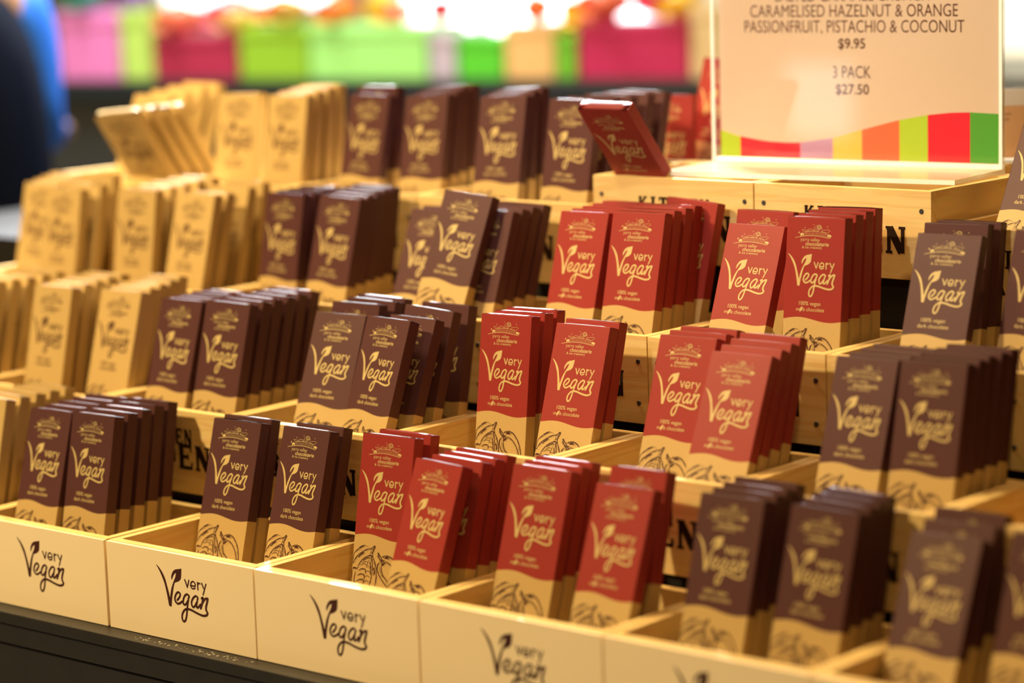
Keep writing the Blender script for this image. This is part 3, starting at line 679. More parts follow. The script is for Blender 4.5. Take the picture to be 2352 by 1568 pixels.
# ------------------------------------------------------------------ crates
GL = {  # slab-serif stamp letters, strokes in a 1 x 1 cell: (x0, z0, x1, z1, weight)
 'K': [(.2, 0, .2, 1, .2), (.25, .45, .8, 1, .14), (.35, .55, .85, 0, .2), (.02, .03, .4, .03, .07), (.02, .97, .4, .97, .07), (.62, .03, 1, .03, .07), (.6, .97, .98, .97, .07)],
 'I': [(.5, 0, .5, 1, .22), (.22, .03, .78, .03, .07), (.22, .97, .78, .97, .07)],
 'T': [(.5, 0, .5, 1, .22), (.05, .95, .95, .95, .1), (.08, .75, .08, 1, .08), (.92, .75, .92, 1, .08), (.28, .03, .72, .03, .07)],
 'C': 'C', 'G': 'G',
 'H': [(.2, 0, .2, 1, .2), (.8, 0, .8, 1, .2), (.2, .5, .8, .5, .1), (.02, .03, .4, .03, .07), (.02, .97, .4, .97, .07), (.6, .03, .98, .03, .07), (.6, .97, .98, .97, .07)],
 'E': [(.22, 0, .22, 1, .2), (.05, .05, .9, .05, .1), (.05, .95, .88, .95, .1), (.22, .5, .68, .5, .1), (.9, 0, .9, .3, .08), (.86, .72, .86, 1, .08), (.66, .38, .66, .62, .07)],
 'N': [(.16, 0, .16, 1, .12), (.86, 0, .86, 1, .12), (.2, .97, .8, .03, .24), (.0, .03, .34, .03, .07), (.66, .97, 1.0, .97, .07), (.0, .97, .3, .97, .07)],
 'A': [(.12, 0, .5, 1, .1), (.5, 1, .84, 0, .22), (.26, .35, .7, .35, .09), (-.02, .03, .3, .03, .07), (.66, .03, 1.02, .03, .07)],
 'R': [(.2, 0, .2, 1, .2), (.2, .96, .6, .96, .1), (.2, .5, .6, .5, .1), (.72, .56, .72, .9, .2), (.5, .5, .85, 0, .2), (.02, .03, .4, .03, .07), (.7, .03, 1, .03, .07), (.02, .97, .2, .97, .07)],
 'D': [(.2, 0, .2, 1, .2), (.2, .95, .55, .95, .1), (.2, .05, .55, .05, .1), (.8, .24, .8, .76, .2), (.55, .95, .78, .72, .13), (.55, .05, .78, .28, .13), (.02, .03, .3, .03, .07), (.02, .97, .3, .97, .07)],
}
GL['C'] = [(.18, .25, .18, .75, .2), (.2, .72, .45, .95, .13), (.2, .28, .45, .05, .13), (.45, .95, .72, .95, .1), (.45, .05, .72, .05, .1), (.72, .95, .88, .8, .1), (.72, .05, .88, .22, .1), (.88, .68, .88, 1, .08)]
GL['G'] = GL['C'] + [(.84, .05, .84, .46, .16), (.62, .46, .98, .46, .08)]

def stamp(bm, word, x0, x1, z0, z1, y):
    n = len(word); wl = (x1 - x0) / n
    k = 0
    for i, chx in enumerate(word):
        lx = x0 + wl * (i + .06); sw = wl * .88; h = z1 - z0
        for (a, b_, c, d, w) in GL[chx]:
            p0 = Vector((lx + a * sw, z0 + b_ * h)); p1 = Vector((lx + c * sw, z0 + d * h))
            dd = (p1 - p0)
            if dd.length == 0: continue
            dd.normalize(); nn = Vector((-dd.y, dd.x)) * (w * 1.5 * (sw if abs(dd.y) > .3 else h) / 2)
            q = [p0 - nn, p1 - nn, p1 + nn, p0 + nn]
            yy = y - .00002 * (k % 9); k += 1
            f = bm.faces.new([bm.verts.new((v.x, yy, v.y)) for v in q])
            f.normal_update()
            if f.normal.y > 0: f.normal_flip()

CW = 0.1986
def crate_meshes(width, floor_h):
    g = (0.2 - CW) / 2
    w = width - 2 * g
    d = {}
    d['front_panel'] = (box_mesh('front_panel', g, g + w, 0, WT, 0, CH, .0007), M_WX, None)
    d['back_panel'] = (box_mesh('back_panel', g, g + w, CD - WT, CD, 0, CH, .0007), M_WX, None)
    d['left'] = (box_mesh('side_panel', g, g + WT - .0008, WT + .0001, CD - WT - .0001, 0.0, CH, .0007), M_WY, 'side_panel')
    d['right'] = (box_mesh('side_panel', g + w - WT + .0008, g + w, WT + .0001, CD - WT - .0001, 0.0, CH, .0007), M_WY, 'side_panel')
    d['base_board'] = (box_mesh('base_board', g + WT, g + w - WT, WT, CD - WT, .0006, floor_h, .0004), M_WX, None)
    return d

def nail_mesh():
    bm = bmesh.new()
    bmesh.ops.create_cone(bm, cap_ends=True, segments=14, radius1=.0026, radius2=.0022, depth=.0008, matrix=Matrix.Rotation(math.pi / 2, 4, 'X'))
    for a in range(3):
        box(bm, -.0018, .0018, -.0005, -.00045, -.0012 + a * .0011, -.0008 + a * .0011)
    me = mesh_from(bm, 'nail_head'); me.materials.append(M_NAIL); return me
NAIL = nail_mesh()
bm = bmesh.new(); stamp(bm, 'KITCHEN', .058, .147, .0492, .0648, -.00015); stamp(bm, 'GARDEN', .026, .173, .0248, .0492, -.00015)
STAMP = mesh_from(bm, 'stamped_lettering'); STAMP.materials.append(M_BURN)
bm = bmesh.new(); logo_into(bm, .3536 * P, .348 * P, P, P, -0.0041)
CLOGO = mesh_from(bm, 'crate_logo'); CLOGO.materials.append(M_BROWN)
CARD = box_mesh('sign_card', .0009, .1991, -.0039, -.0001, -.0002, CH - .0006, .0004); CARD.materials.append(M_CREAM)

def make_crate(row, cell, width=0.2, card=False, floor_z=None, yoff=0.0):
    z0 = RZ[row]
    r = empty('wooden_crate', (RX[row] + cell * P - (.0018 if (row, cell) == (0, -1) else 0) + (.0475 if (row, cell) == (3, 3) else 0) + (.088 if row == 5 else 0), RY[row] + yoff, z0))
    fh = max(.0022, (floor_z - z0 - .0003) if floor_z else .008)
    for k, (me, mt, nm) in crate_meshes(width, fh).items():
        new_obj(nm or k, me, mt, r)
    if card:
        c = new_obj('sign_card', CARD, None, r); c['label'] = 'cream painted front board'
        new_obj('logo', CLOGO, None, c)
    else:
        s = new_obj('stamped_lettering', STAMP, None, r); s.location.x = (width - .2) / 2
        for nx in (.0116, width - .0110):
            for nz in (.0200, .0594 if row < 4 else .0650):
                o = new_obj('nail_head', NAIL, None, r); o.location = (nx, -.0003, nz)
    return r

CRATE_TXT = {
 (0, -1): 'cream fronted crate at the left end of the front row', (0, 0): 'cream fronted crate with purple bars, second from left, front row',
 (0, 1): 'cream fronted crate with red bars and empty left corner, third from left', (0, 2): 'cream fronted crate with two red stacks, fourth from left',
 (0, 3): 'cream fronted crate with two purple stacks, fifth from left', (0, 4): 'cream fronted crate at the lower right picture corner',
 (0, -2): 'wooden crate cut by the left picture edge holding kraft bars, front row',
 (1, -3): 'wooden crate cut by the left picture edge holding kraft bars, second row', (1, -2): 'wooden crate with two kraft stacks, second row',
 (1, -1): 'wooden crate with two full purple stacks, second row', (1, 0): 'wooden crate with fanned leaning purple bars, second row',
 (1, 1): 'wooden crate with few red bars in the middle of the second row', (1, 2): 'wooden crate with overlapping red stacks, second row',
 (1, 3): 'wooden crate with full purple stacks at right of the second row', (1, 4): 'empty looking wooden crate cut by the right picture edge, second row',
 (2, -3): 'wooden crate of kraft bars at the left end of the third row', (2, -2): 'wooden crate of kraft bars, second from left, third row',
 (2, -1): 'wooden crate with purple stacks beside kraft ones, third row', (2, 0): 'wooden crate with the raised purple bar, third row',
 (2, 1): 'wooden crate of red bars left below the sign base, third row', (2, 2): 'wooden crate of red bars right below the sign base, third row',
 (2, 3): 'wooden crate of purple bars right of the sign crate, third row',
 (3, -3): 'wooden crate with the toppled kraft bars, top row', (3, -2): 'wooden crate of upright kraft bars, top row',
 (3, -1): 'wooden crate of purple bars beside kraft ones, top row', (3, 0): 'wide wooden crate of purple bars left of the raised crates, top row',
 (3, 3): 'wooden crate right of the raised sign crates with one purple bar, top row',
 (4, 1): 'raised wooden crate under the left half of the sign, holding a tipped red bar', (4, 2): 'raised empty wooden crate under the right half of the sign',
 (5, 0): 'wooden crate behind the raised crates holding a standing red bar', (5, 1): 'wooden crate hidden behind the acrylic sign', (5, 2): 'wooden crate behind the sign carrying the small notice',
}
for (row, cell), txt in CRATE_TXT.items():
    key = (row, cell)
    if row == 5: key = (5, 1) if cell == 0 else None
    fz = FLOORS.get(key) if key else None
    r = make_crate(row, cell, 0.238 if key == (3, 0) else 0.2, row == 0, fz)
    tag(r, txt, 'crate', ('cream fronted crates of the front row' if row == 0 else 'wooden crates of the display'))

# ------------------------------------------------------------------ black display stand with steps
st = empty('display_stand', (0, 0, 0))
tag(st, 'black stepped display stand carrying the crates', 'display stand')
X0, X1 = -1.0, 1.45
new_obj('table_top', box_mesh('table_top', X0, X1, -.0255, 1.0, -.012, -.0008, .0012), M_BLACK, st)
new_obj('fascia', box_mesh('fascia', X0, X1, -.0235, -.012, -.0325, -.0122, .001), M_BLACK, st)
new_obj('lower_panel', box_mesh('lower_panel', X0, X1, -.021, -.006, -.60, -.034, .001), M_BLACK, st)
new_obj('plinth', box_mesh('plinth', X0 + .03, X1 - .03, .02, .95, -.849, -.02), M_DARK, st)
for i, (y0, zt, xa, xb) in enumerate(((RY[1] + .004, RZ[1], X0, X1), (RY[2] + .004, RZ[2], X0, X1), (RY[3] + .004, RZ[3], X0, X1))):
    y1 = (RY[2], RY[3], 0.80)[i]
    new_obj('riser_step', box_mesh('riser_step', xa, xb, y0, y1 + (.004 if i < 2 else 0), -.0006, zt - .0006), M_DARK, st)
new_obj('riser_step', box_mesh('riser_step', .206, .602, RY[4] + .004, RY[5] - .004, RZ[3] - .0004, RZ[4] - .0006), M_DARK, st)
new_obj('riser_step', box_mesh('riser_step', .130, .728, RY[5] - .003, .80, RZ[3] - .0004, RZ[5] - .0006), M_DARK, st)
# dust streak on the front ledge
bm = bmesh.new()
for k in range(60):
    x = random.uniform(.045, .205); y = random.uniform(-.019, -.011); s = random.uniform(.0004, .0011)
    box(bm, x - s, x + s, y - s, y + s, -.0008, -.0008 + s * .6)
dm = mesh_from(bm, 'dust_specks'); dm.materials.append(plain('dust', (.35, .32, .27), .9, .1))
dd = new_obj('dust_specks', dm, None, st); dd['kind'] = 'stuff'

# ------------------------------------------------------------------ acrylic sign holder and price card
def acrylic(name, edge=False):
    m = bpy.data.materials.new(name); m.use_nodes = True
    nt = m.node_tree; nt.nodes.clear()
    out = nt.nodes.new('ShaderNodeOutputMaterial')
    tr = nt.nodes.new('ShaderNodeBsdfTransparent'); tr.inputs[0].default_value = (.985, .985, .97, 1)
    gl = nt.nodes.new('ShaderNodeBsdfGlossy'); gl.inputs['Roughness'].default_value = 0.03
    fr = nt.nodes.new('ShaderNodeFresnel'); fr.inputs[0].default_value = 1.49
    ge = nt.nodes.new('ShaderNodeNewGeometry')
    ma = nt.nodes.new('ShaderNodeMath'); ma.operation = 'MULTIPLY_ADD'; ma.inputs[1].default_value = 1 / 1.49 - 1.49; ma.inputs[2].default_value = 1.49
    nt.links.new(ge.outputs['Backfacing'], ma.inputs[0]); nt.links.new(ma.outputs[0], fr.inputs[0])   # same reflectance on both sides of the thin sheet
    mx = nt.nodes.new('ShaderNodeMixShader')
    nt.links.new(fr.outputs[0], mx.inputs[0]); nt.links.new(tr.outputs[0], mx.inputs[1]); nt.links.new(gl.outputs[0], mx.inputs[2])
    res = mx.outputs[0]
    if edge:
        df = nt.nodes.new('ShaderNodeBsdfPrincipled'); df.inputs['Base Color'].default_value = (.92, .95, .97, 1)  # white colour stands in for light piped through the sheet
        df.inputs['Roughness'].default_value = .15
        m2 = nt.nodes.new('ShaderNodeMixShader'); m2.inputs[0].default_value = .82
        nt.links.new(res, m2.inputs[1]); nt.links.new(df.outputs[0], m2.inputs[2]); res = m2.outputs[0]
    nt.links.new(res, out.inputs[0])
    return m
M_ACR = acrylic('clear_acrylic'); M_ACE = acrylic('acrylic_lit_edge', True)
M_ACB = acrylic('dusty_acrylic'); _nt = M_ACB.node_tree
_df = _nt.nodes.new('ShaderNodeBsdfDiffuse'); _df.inputs[0].default_value = (.75, .66, .50, 1)
_no = _nt.nodes.new('ShaderNodeTexNoise'); _no.inputs['Scale'].default_value = 420
_mr = _nt.nodes.new('ShaderNodeMapRange'); _mr.inputs[1].default_value = .35; _mr.inputs[2].default_value = .75; _mr.inputs[3].default_value = .22; _mr.inputs[4].default_value = .60
_nt.links.new(_no.outputs['Fac'], _mr.inputs[0])
_mx = _nt.nodes.new('ShaderNodeMixShader'); _out = [n for n in _nt.nodes if n.type == 'OUTPUT_MATERIAL'][0]
_src = _out.inputs[0].links[0].from_socket
_nt.links.new(_mr.outputs[0], _mx.inputs[0]); _nt.links.new(_src, _mx.inputs[1]); _nt.links.new(_df.outputs[0], _mx.inputs[2]); _nt.links.new(_mx.outputs[0], _out.inputs[0])

SG = empty('sign_holder', (1.3183 * P, 3.0942 * P, RZ[4] + CH + .0004), math.atan2(.1127, .9936))
tag(SG, 'clear acrylic sign holder standing on the raised crates', 'sign holder')
SW, SH_ = 1.612 * P, 1.08 * P
def slab(x0, x1, y0, y1, z0, z1, edges):
    """clear slab whose cut edges are coloured white for piped light: faces listed in `edges` get slot 1"""
    bm = bmesh.new(); box(bm, x0, x1, y0, y1, z0, z1)
    for f in bm.faces:
        f.normal_update()
        for e in edges:
            if f.normal.dot(Vector(e)) > .9: f.material_index = 1
    return bm
bm = slab(0, SW, -.0022, 0, .0048, SH_, ((1, 0, 0), (-1, 0, 0), (0, 0, 1)))
for xa, xb in ((0, .0034), (SW - .0034, SW)): box(bm, xa, xb, -.0026, -.0023, .0048, SH_, 0, 1)  # milky margin strips, white in place of piped light
me = mesh_from(bm, 'front_sheet'); new_obj('front_sheet', me, [M_ACR, M_ACE], SG)
bm = slab(0, SW, .0016, .0038, .0048, SH_, ((1, 0, 0), (-1, 0, 0), (0, 0, 1)))
me = mesh_from(bm, 'back_sheet'); new_obj('back_sheet', me, [M_ACR, M_ACE], SG)
bm = slab(0, SW, -.112, .0038, 0, .0045, ((1, 0, 0), (-1, 0, 0), (0, -1, 0)))
me = mesh_from(bm, 'base_plate'); new_obj('base_plate', me, [M_ACB, M_ACE], SG)
bm = bmesh.new()   # the rounded bend between base and sheets
prof = [(-.0024, .0046), (-.0010, .0066), (.0, .0090), (.0018, .0090), (.0034, .0070), (.0040, .0046)]
vA = [bm.verts.new((0.0005, a, b)) for a, b in prof]; vB = [bm.verts.new((SW - .0005, a, b)) for a, b in prof]
for i in range(len(prof) - 1): bm.faces.new((vA[i], vB[i], vB[i + 1], vA[i + 1]))
bm.faces.new(vA); bm.faces.new(list(reversed(vB)))
new_obj('bend', mesh_from(bm, 'bend'), [M_ACE], SG)

PC = empty('price_card', SG.location, SG.rotation_euler.z)
tag(PC, 'peach price card with coloured wave band inside the acrylic holder', 'sign')
M_PAPER = plain('peach_paper', (.66, .52, .43), .5, .3)
M_INK = plain('brown_ink', (.075, .018, .012), .5, .3)
new_obj('paper', box_mesh('paper', .045 * P, 1.590 * P, .0004, .0010, .040 * P, 1.045 * P), M_PAPER, PC)
bm = bmesh.new(); yi = .00028
for s, a, b_, z in (('CARAMELISED HAZELNUT & ORANGE', .227, 1.376, .762), ('PASSIONFRUIT, PISTACHIO & COCONUT', .193, 1.410, .684), ('3 PACK', .694, .905, .457)):
    add_text(bm, s, a * P, b_ * P, z * P, yi, 0, bold=-.001, height=.062 * P / .70)
add_text(bm, 'SALTED CARAMEL CRUNCH', .371 * P, 1.225 * P, .840 * P, yi, 0, bold=-.001, height=.062 * P / .70)
for s, a, b_, z in (('$9.95', .725, .875, .605), ('$27.50', .708, .894, .377)):
    add_text(bm, s, a * P, b_ * P, z * P, yi, 0, bold=.012, height=.050 * P / .70)
new_obj('printed_text', mesh_from(bm, 'printed_text'), M_INK, PC)
BANDS = [((.045, .158), (.40, .58, .035)), ((.158, .504), (.72, .014, .036)), ((.504, .689), (.48, .26, .47)), ((.689, .852), (.86, .52, .10)),
         ((.852, 1.059), (.80, .155, .075)), ((1.059, 1.212), (.42, .60, .045)), ((1.212, 1.438), (.70, .018, .045)), ((1.438, 1.5895), (.085, .36, .045))]
WK = [(.043, .184), (.158, .153), (.31, .131), (.43, .126), (.51, .129), (.688, .155), (.852, .2), (1.053, .251), (1.211, .279), (1.33, .292), (1.436, .296), (1.594, .29)]
def wave(x):
    for (a, za), (b_, zb) in zip(WK, WK[1:]):
        if a <= x <= b_:
            t = (x - a) / (b_ - a); return za + (zb - za) * t
    return WK[-1][1]
for i, ((a, b_), col) in enumerate(BANDS):
    bm = bmesh.new(); n = 8
    for k in range(n):
        xa = a + (b_ - a) * k / n; xb = a + (b_ - a) * (k + 1) / n
        f = bm.faces.new([bm.verts.new(v) for v in ((xa * P, yi, .0485 * P), (xb * P, yi, .0485 * P), (xb * P, yi, wave(xb) * P), (xa * P, yi, wave(xa) * P))])
    bmesh.ops.remove_doubles(bm, verts=bm.verts, dist=1e-6)
    new_obj('colour_band', mesh_from(bm, 'colour_band'), plain('band_ink_%s' % 'abcdefgh'[i], col, .5, .3), PC)

# small notice behind, at the right picture edge
NH = empty('notice_holder', (2.56 * P, 3.72 * P, RZ[5] + CH + .0004), math.radians(40))
tag(NH, 'small peach notice in a clear stand behind the big sign, right edge', 'sign')
new_obj('notice_paper', box_mesh('notice_paper', 0, .16, .0004, .001, .004, .0575), plain('notice_paper', (.80, .52, .30), .5, .3), NH)
new_obj('header_strip', box_mesh('header_strip', 0, .16, .0, .0011, .0575, .075), plain('header_strip', (.9, .9, .9), .4, .4), NH)
bm = slab(-.003, .164, -.0018, -.0003, .0, .077, ((1, 0, 0), (-1, 0, 0), (0, 0, 1)))
new_obj('clear_cover', mesh_from(bm, 'clear_cover'), [M_ACR, M_ACE], NH)
new_obj('foot', box_mesh('foot', -.003, .164, -.0018, .035, 0, .0035), M_ACE, NH)
bm = bmesh.new()
for s, a, b_, z in (('cious and', .010, .026, .048), ('o animal', .010, .024, .0425), ('ure', .010, .0155, .028), ('coh', .010, .0162, .0225), ('av', .010, .0135, .017)):
    add_text(bm, s, a, b_, z, .0002, 0)
new_obj('notice_text', mesh_from(bm, 'notice_text'), M_INK, NH)

# ------------------------------------------------------------------ background: counter, packs, person, room
O = Vector((-2.37108, 1.8054, 0)); E1 = Vector((.96589569, .2589315, 0)); E2 = Vector((-.2589315, .96589569, 0))
ANG = math.atan2(E1.y, E1.x)
CT = 0.361
ct = empty('back_counter', (O.x, O.y, 0), ANG)
tag(ct, 'dark grey shop counter across the aisle behind the display', 'counter')
M_CNT = plain('charcoal_laminate', (.045, .047, .043), .5, .3, noise=.15, scale=6)
new_obj('counter_top', box_mesh('counter_top', -1.6, 3.4, -.02, .75, CT - .035, CT, .003), plain('counter_edge', (.020, .026, .029), .4, .4), ct)
new_obj('counter_front', box_mesh('counter_front', -1.58, 3.38, 0, .73, -.75, CT - .036), M_CNT, ct)
new_obj('plinth', box_mesh('plinth', -1.55, 3.35, .04, .70, -.849, -.751), M_DARK, ct)

def pack(s0, s1, h, col, label, y=.02, dep=.16, rough=.5):
    r = empty('gift_box', (O + E1 * s0 + E2 * y) + Vector((0, 0, CT + .0005)), ANG)
    w = s1 - s0
    m = plain('box_card_' + label.split()[0], col, rough, .3)
    new_obj('box_body', box_mesh('box_body', 0, w, 0, dep, 0, h * .8, .003), m, r)
    new_obj('lid', box_mesh('lid', -.002, w + .002, -.002, dep + .002, h * .8 + .0003, h, .003), m, r)
    tag(r, label, 'box', 'coloured boxes on the back counter')
pack(.135, .276, .130, (.80, .24, .62), 'lilac pink box at the left of the back counter')
pack(.282, .352, .135, (.50, .78, .16), 'narrow lime green box beside the lilac one')
pack(.358, .545, .085, (.42, .030, .085), 'maroon box on the counter, above the kraft bars')
pack(.552, .700, .100, (.28, .55, .035), 'grass green box right of the maroon one')
pack(.706, .955, .098, (.36, .82, .22), 'wide pale green box in the middle of the counter')
pack(1.020, 1.112, .078, (.10, .60, .035), 'bright green box with a round light glint above it')
pack(1.118, 1.214, .100, (.80, .50, .20), 'peach box between the two green boxes')
pack(1.220, 1.258, .080, (.16, .50, .03), 'narrow green box left of the magenta one')
pack(1.264, 1.478, .100, (.50, .022, .105), 'magenta box left of the acrylic sign')
pack(1.483, 1.555, .130, (.74, .56, .30), 'tall beige box partly behind the sign')
pack(.962, 1.015, .085, (.52, .46, .56), 'small mauve box between pale and bright green boxes')

def sweet_mesh():
    bm = bmesh.new()
    bmesh.ops.create_icosphere(bm, subdivisions=2, radius=.5)
    for v in bm.verts:
        v.co.z *= .9
        v.co += v.co.normalized() * random.uniform(-.02, .02)
    for sx in (-1, 1):   # twisted ends
        ring0 = [bm.verts.new((sx * .46, .10 * math.cos(a * math.pi / 4), .10 * math.sin(a * math.pi / 4))) for a in range(8)]
        ring1 = [bm.verts.new((sx * (.78 + .05 * (a % 2)), .30 * math.cos(a * math.pi / 4), .30 * math.sin(a * math.pi / 4))) for a in range(8)]
        for a in range(8):
            bm.faces.new((ring0[a], ring0[(a + 1) % 8], ring1[(a + 1) % 8], ring1[a]))
    return mesh_from(bm, 'wrapped_sweet', True)
SWEET = sweet_mesh()
SC = {'orange': (.85, .20, .03), 'yellow': (.85, .55, .04), 'pink': (.80, .12, .25), 'red': (.60, .03, .04), 'ochre': (.62, .38, .07), 'coral': (.85, .22, .12), 'teal': (.05, .32, .22), 'violet': (.20, .06, .40), 'cream': (.85, .68, .42)}
SM = {k: plain('foil_' + k, c, .3, .5) for k, c in SC.items()}
BOXTOP = {'lilac': .130, 'maroon': .085, 'grass': .100, 'pale': .098, 'peach': .100, 'magenta': .100, 'bright': .078, 'narrow': .080}
SL = [('teal', .17, .135, .085, 'lilac'), ('violet', .24, .135, .07, 'lilac'),
      ('coral', .395, .088, .085, 'maroon'), ('pink', .46, .088, .10, 'maroon'), ('ochre', .525, .088, .07, 'maroon'),
      ('orange', .575, .103, .075, 'grass'), ('ochre', .64, .103, .075, 'grass'), ('cream', .615, .174, .06, 'grass'),
      ('orange', .745, .101, .08, 'pale'), ('yellow', .80, .101, .085, 'pale'), ('coral', .875, .101, .06, 'pale'), ('red', .925, .101, .065, 'pale'),
      ('orange', 1.165, .106, .07, 'peach'), ('yellow', 1.235, .083, .10, 'narrow'),
      ('coral', 1.30, .103, .09, 'magenta'), ('pink', 1.375, .103, .095, 'magenta'), ('yellow', 1.45, .103, .08, 'magenta'), ('orange', 1.335, .185, .07, 'magenta'), ('red', 1.41, .19, .07, 'magenta')]
for i, (c, s, dz, d, on) in enumerate(SL):
    o = bpy.data.objects.new('wrapped_sweet', SWEET.copy()); COL.objects.link(o)
    o.data.materials.append(SM[c])
    upper = dz > .15
    d *= .85
    o.location = O + E1 * s + E2 * ((.06, .145)[i % 2] if not upper else .10) + Vector((0, 0, CT + (BOXTOP[on] + .0015 if not upper else dz) + d * .44))
    o.scale = (d, d, d); o.rotation_euler = (0, 0, ANG + math.pi / 2 + random.uniform(-.3, .3))
    tag(o, 'large %s foil wrapped sweet %s the %s box on the back counter' % (c, 'topping the pile on' if upper else 'lying on', on), 'sweet', 'foil sweets on the back counter')

# glowing balls on stems, added for the round light glints
def glint_ball(s, z, rad, power, label):
    r = empty('glint_ball', O + E1 * s + E2 * .30 + Vector((0, 0, CT + .0005)), ANG)
    new_obj('foot', box_mesh('foot', -.03, .03, -.03, .03, 0, .008, .002), M_BLACK, r)
    new_obj('stem', box_mesh('stem', -.004, .004, -.004, .004, .008, z - CT - rad, .001), M_BLACK, r)
    bm = bmesh.new(); bmesh.ops.create_uvsphere(bm, u_segments=16, v_segments=10, radius=rad)
    m, nt, b = nodes_of('glint_glow'); b.inputs['Emission Color'].default_value = (.95, .98, 1, 1); b.inputs['Emission Strength'].default_value = power
    o = new_obj('glow_ball', mesh_from(bm, 'glow_ball', True), m, r); o.location.z = z - CT
    tag(r, label, 'added light')
glint_ball(.930, .500, .012, 14, 'added glow ball for a round light glint above the wide pale green box')
glint_ball(1.050, .470, .026, 14, 'added glow ball for a bright light glint above the bright green box')

# person in a navy jacket passing at the left
def skin_body(name, verts, edges, radii, mats, parent, root=0, sub=2):
    me = bpy.data.meshes.new(name); me.from_pydata(verts, edges, [])
    o = new_obj(name, me, mats, parent)
    sk = o.modifiers.new('skin', 'SKIN'); sk.use_smooth_shade = True
    layer = me.skin_vertices[0].data
    for i, rr in enumerate(radii): layer[i].radius = (rr, rr) if isinstance(rr, (int, float)) else rr
    layer[root].use_root = True
    ss = o.modifiers.new('sub', 'SUBSURF'); ss.levels = sub; ss.render_levels = sub
    return o
pr = empty('person', (-1.397, .840, -.8495), math.radians(40))
tag(pr, 'person in a navy jacket with bright blue sleeves, cut by the left picture edge', 'person')
SKIN = plain('skin', (.55, .33, .22), .5, .3); NAVY = plain('navy_cloth', (.002, .004, .013), .85, .08); BLUE = plain('bright_blue_cloth', (.035, .22, 1.0), .6, .3)
TROU = plain('dark_trousers', (.012, .012, .016), .8, .1); HAIR = plain('dark_hair', (.02, .012, .008), .6, .3); SHOE = plain('black_shoe', (.01, .01, .01), .5, .3)
# local: +x right arm side (towards the display), +y forward
bv = [(0, 0, .95), (0, .0, 1.12), (0, .0, 1.32), (0, .0, 1.44), (0, .01, 1.53), (0, .02, 1.60), (0, .03, 1.69),
      (.17, 0, 1.41), (-.17, 0, 1.41), (.178, .055, 1.22), (-.178, .055, 1.22), (.17, .26, 1.19), (-.17, .26, 1.19), (.15, .33, 1.19), (-.15, .33, 1.19),
      (.09, 0, .88), (-.09, 0, .88), (.10, .02, .48), (-.10, .02, .48), (.10, 0, .09), (-.10, 0, .09), (.11, .15, .03), (-.11, .15, .03)]
be = [(0, 1), (1, 2), (2, 3), (3, 4), (4, 5), (5, 6), (3, 7), (3, 8), (7, 9), (8, 10), (9, 11), (10, 12), (11, 13), (12, 14), (0, 15), (0, 16), (15, 17), (16, 18), (17, 19), (18, 20), (19, 21), (20, 22)]
br = [(.14, .10), (.13, .095), (.15, .10), (.11, .08), .052, .075, .070, .045, .045, .030, .030, .028, .028, .028, .028, .085, .085, .055, .055, .038, .038, .032, .032]
skin_body('body', bv, be, br, SKIN, pr)
for sx in (1, -1):
    for k in range(5):
        a = (k - 1.5) * .018
        if k == 4: pts = [(sx * .15, .335, 1.19), (sx * .15 - sx * .035, .365, 1.185), (sx * .15 - sx * .045, .39, 1.18)]
        else: pts = [(sx * .15 + a, .345, 1.19), (sx * .15 + a, .38 + .01 * (k in (1, 2)), 1.185), (sx * .15 + a, .405 + .012 * (k in (1, 2)), 1.17)]
        skin_body('finger', pts, [(0, 1), (1, 2)], [.0095, .009, .007], SKIN, pr, sub=1)
skin_body('jacket', [(0, -.05, .90), (0, -.05, 1.12), (0, -.05, 1.32), (0, -.03, 1.43), (0, .0, 1.49)], [(0, 1), (1, 2), (2, 3), (3, 4)], [(.25, .145), (.25, .14), (.245, .14), (.18, .11), (.065, .065)], NAVY, pr)
for sx in (1, -1):
    skin_body('sleeve', [(sx * .140, .01, 1.43), (sx * .172, .04, 1.36), (sx * .178, .055, 1.22), (sx * .17, .15, 1.20), (sx * .155, .29, 1.19)], [(0, 1), (1, 2), (2, 3), (3, 4)], [.072, .066, .054, .048, .042], BLUE, pr)
    skin_body('trouser_leg', [(sx * .085, 0, .93), (sx * .10, .01, .50), (sx * .10, 0, .10)], [(0, 1), (1, 2)], [.105, .075, .06], TROU, pr)
    skin_body('shoe', [(sx * .10, -.03, .05), (sx * .105, .08, .045), (sx * .11, .19, .035)], [(0, 1), (1, 2)], [.045, .045, .032], SHOE, pr)
skin_body('hair', [(0, -.03, 1.62), (0, -.02, 1.72), (0, .03, 1.765)], [(0, 1), (1, 2)], [.075, .085, .070], HAIR, pr)
bm = bmesh.new()
box(bm, -.006, .006, .105, .125, 1.635, 1.665, .004)
new_obj('nose', mesh_from(bm, 'nose', True), SKIN, pr)
for sx in (1, -1):
    bm = bmesh.new(); bmesh.ops.create_uvsphere(bm, u_segments=10, v_segments=8, radius=.011); o = new_obj('eye', mesh_from(bm, 'eye', True), plain('eye_white', (.8, .8, .78), .3, .5), pr); o.location = (sx * .03, .095, 1.675)
    bm = bmesh.new(); bmesh.ops.create_uvsphere(bm, u_segments=10, v_segments=8, radius=.024); o = new_obj('ear', mesh_from(bm, 'ear', True), SKIN, pr); o.location = (sx * .076, .02, 1.655); o.scale = (.35, .7, 1.1)
bm = bmesh.new(); box(bm, -.022, .022, .098, .106, 1.605, 1.613, .003); new_obj('mouth', mesh_from(bm, 'mouth'), plain('lips', (.45, .16, .14), .5, .3), pr)

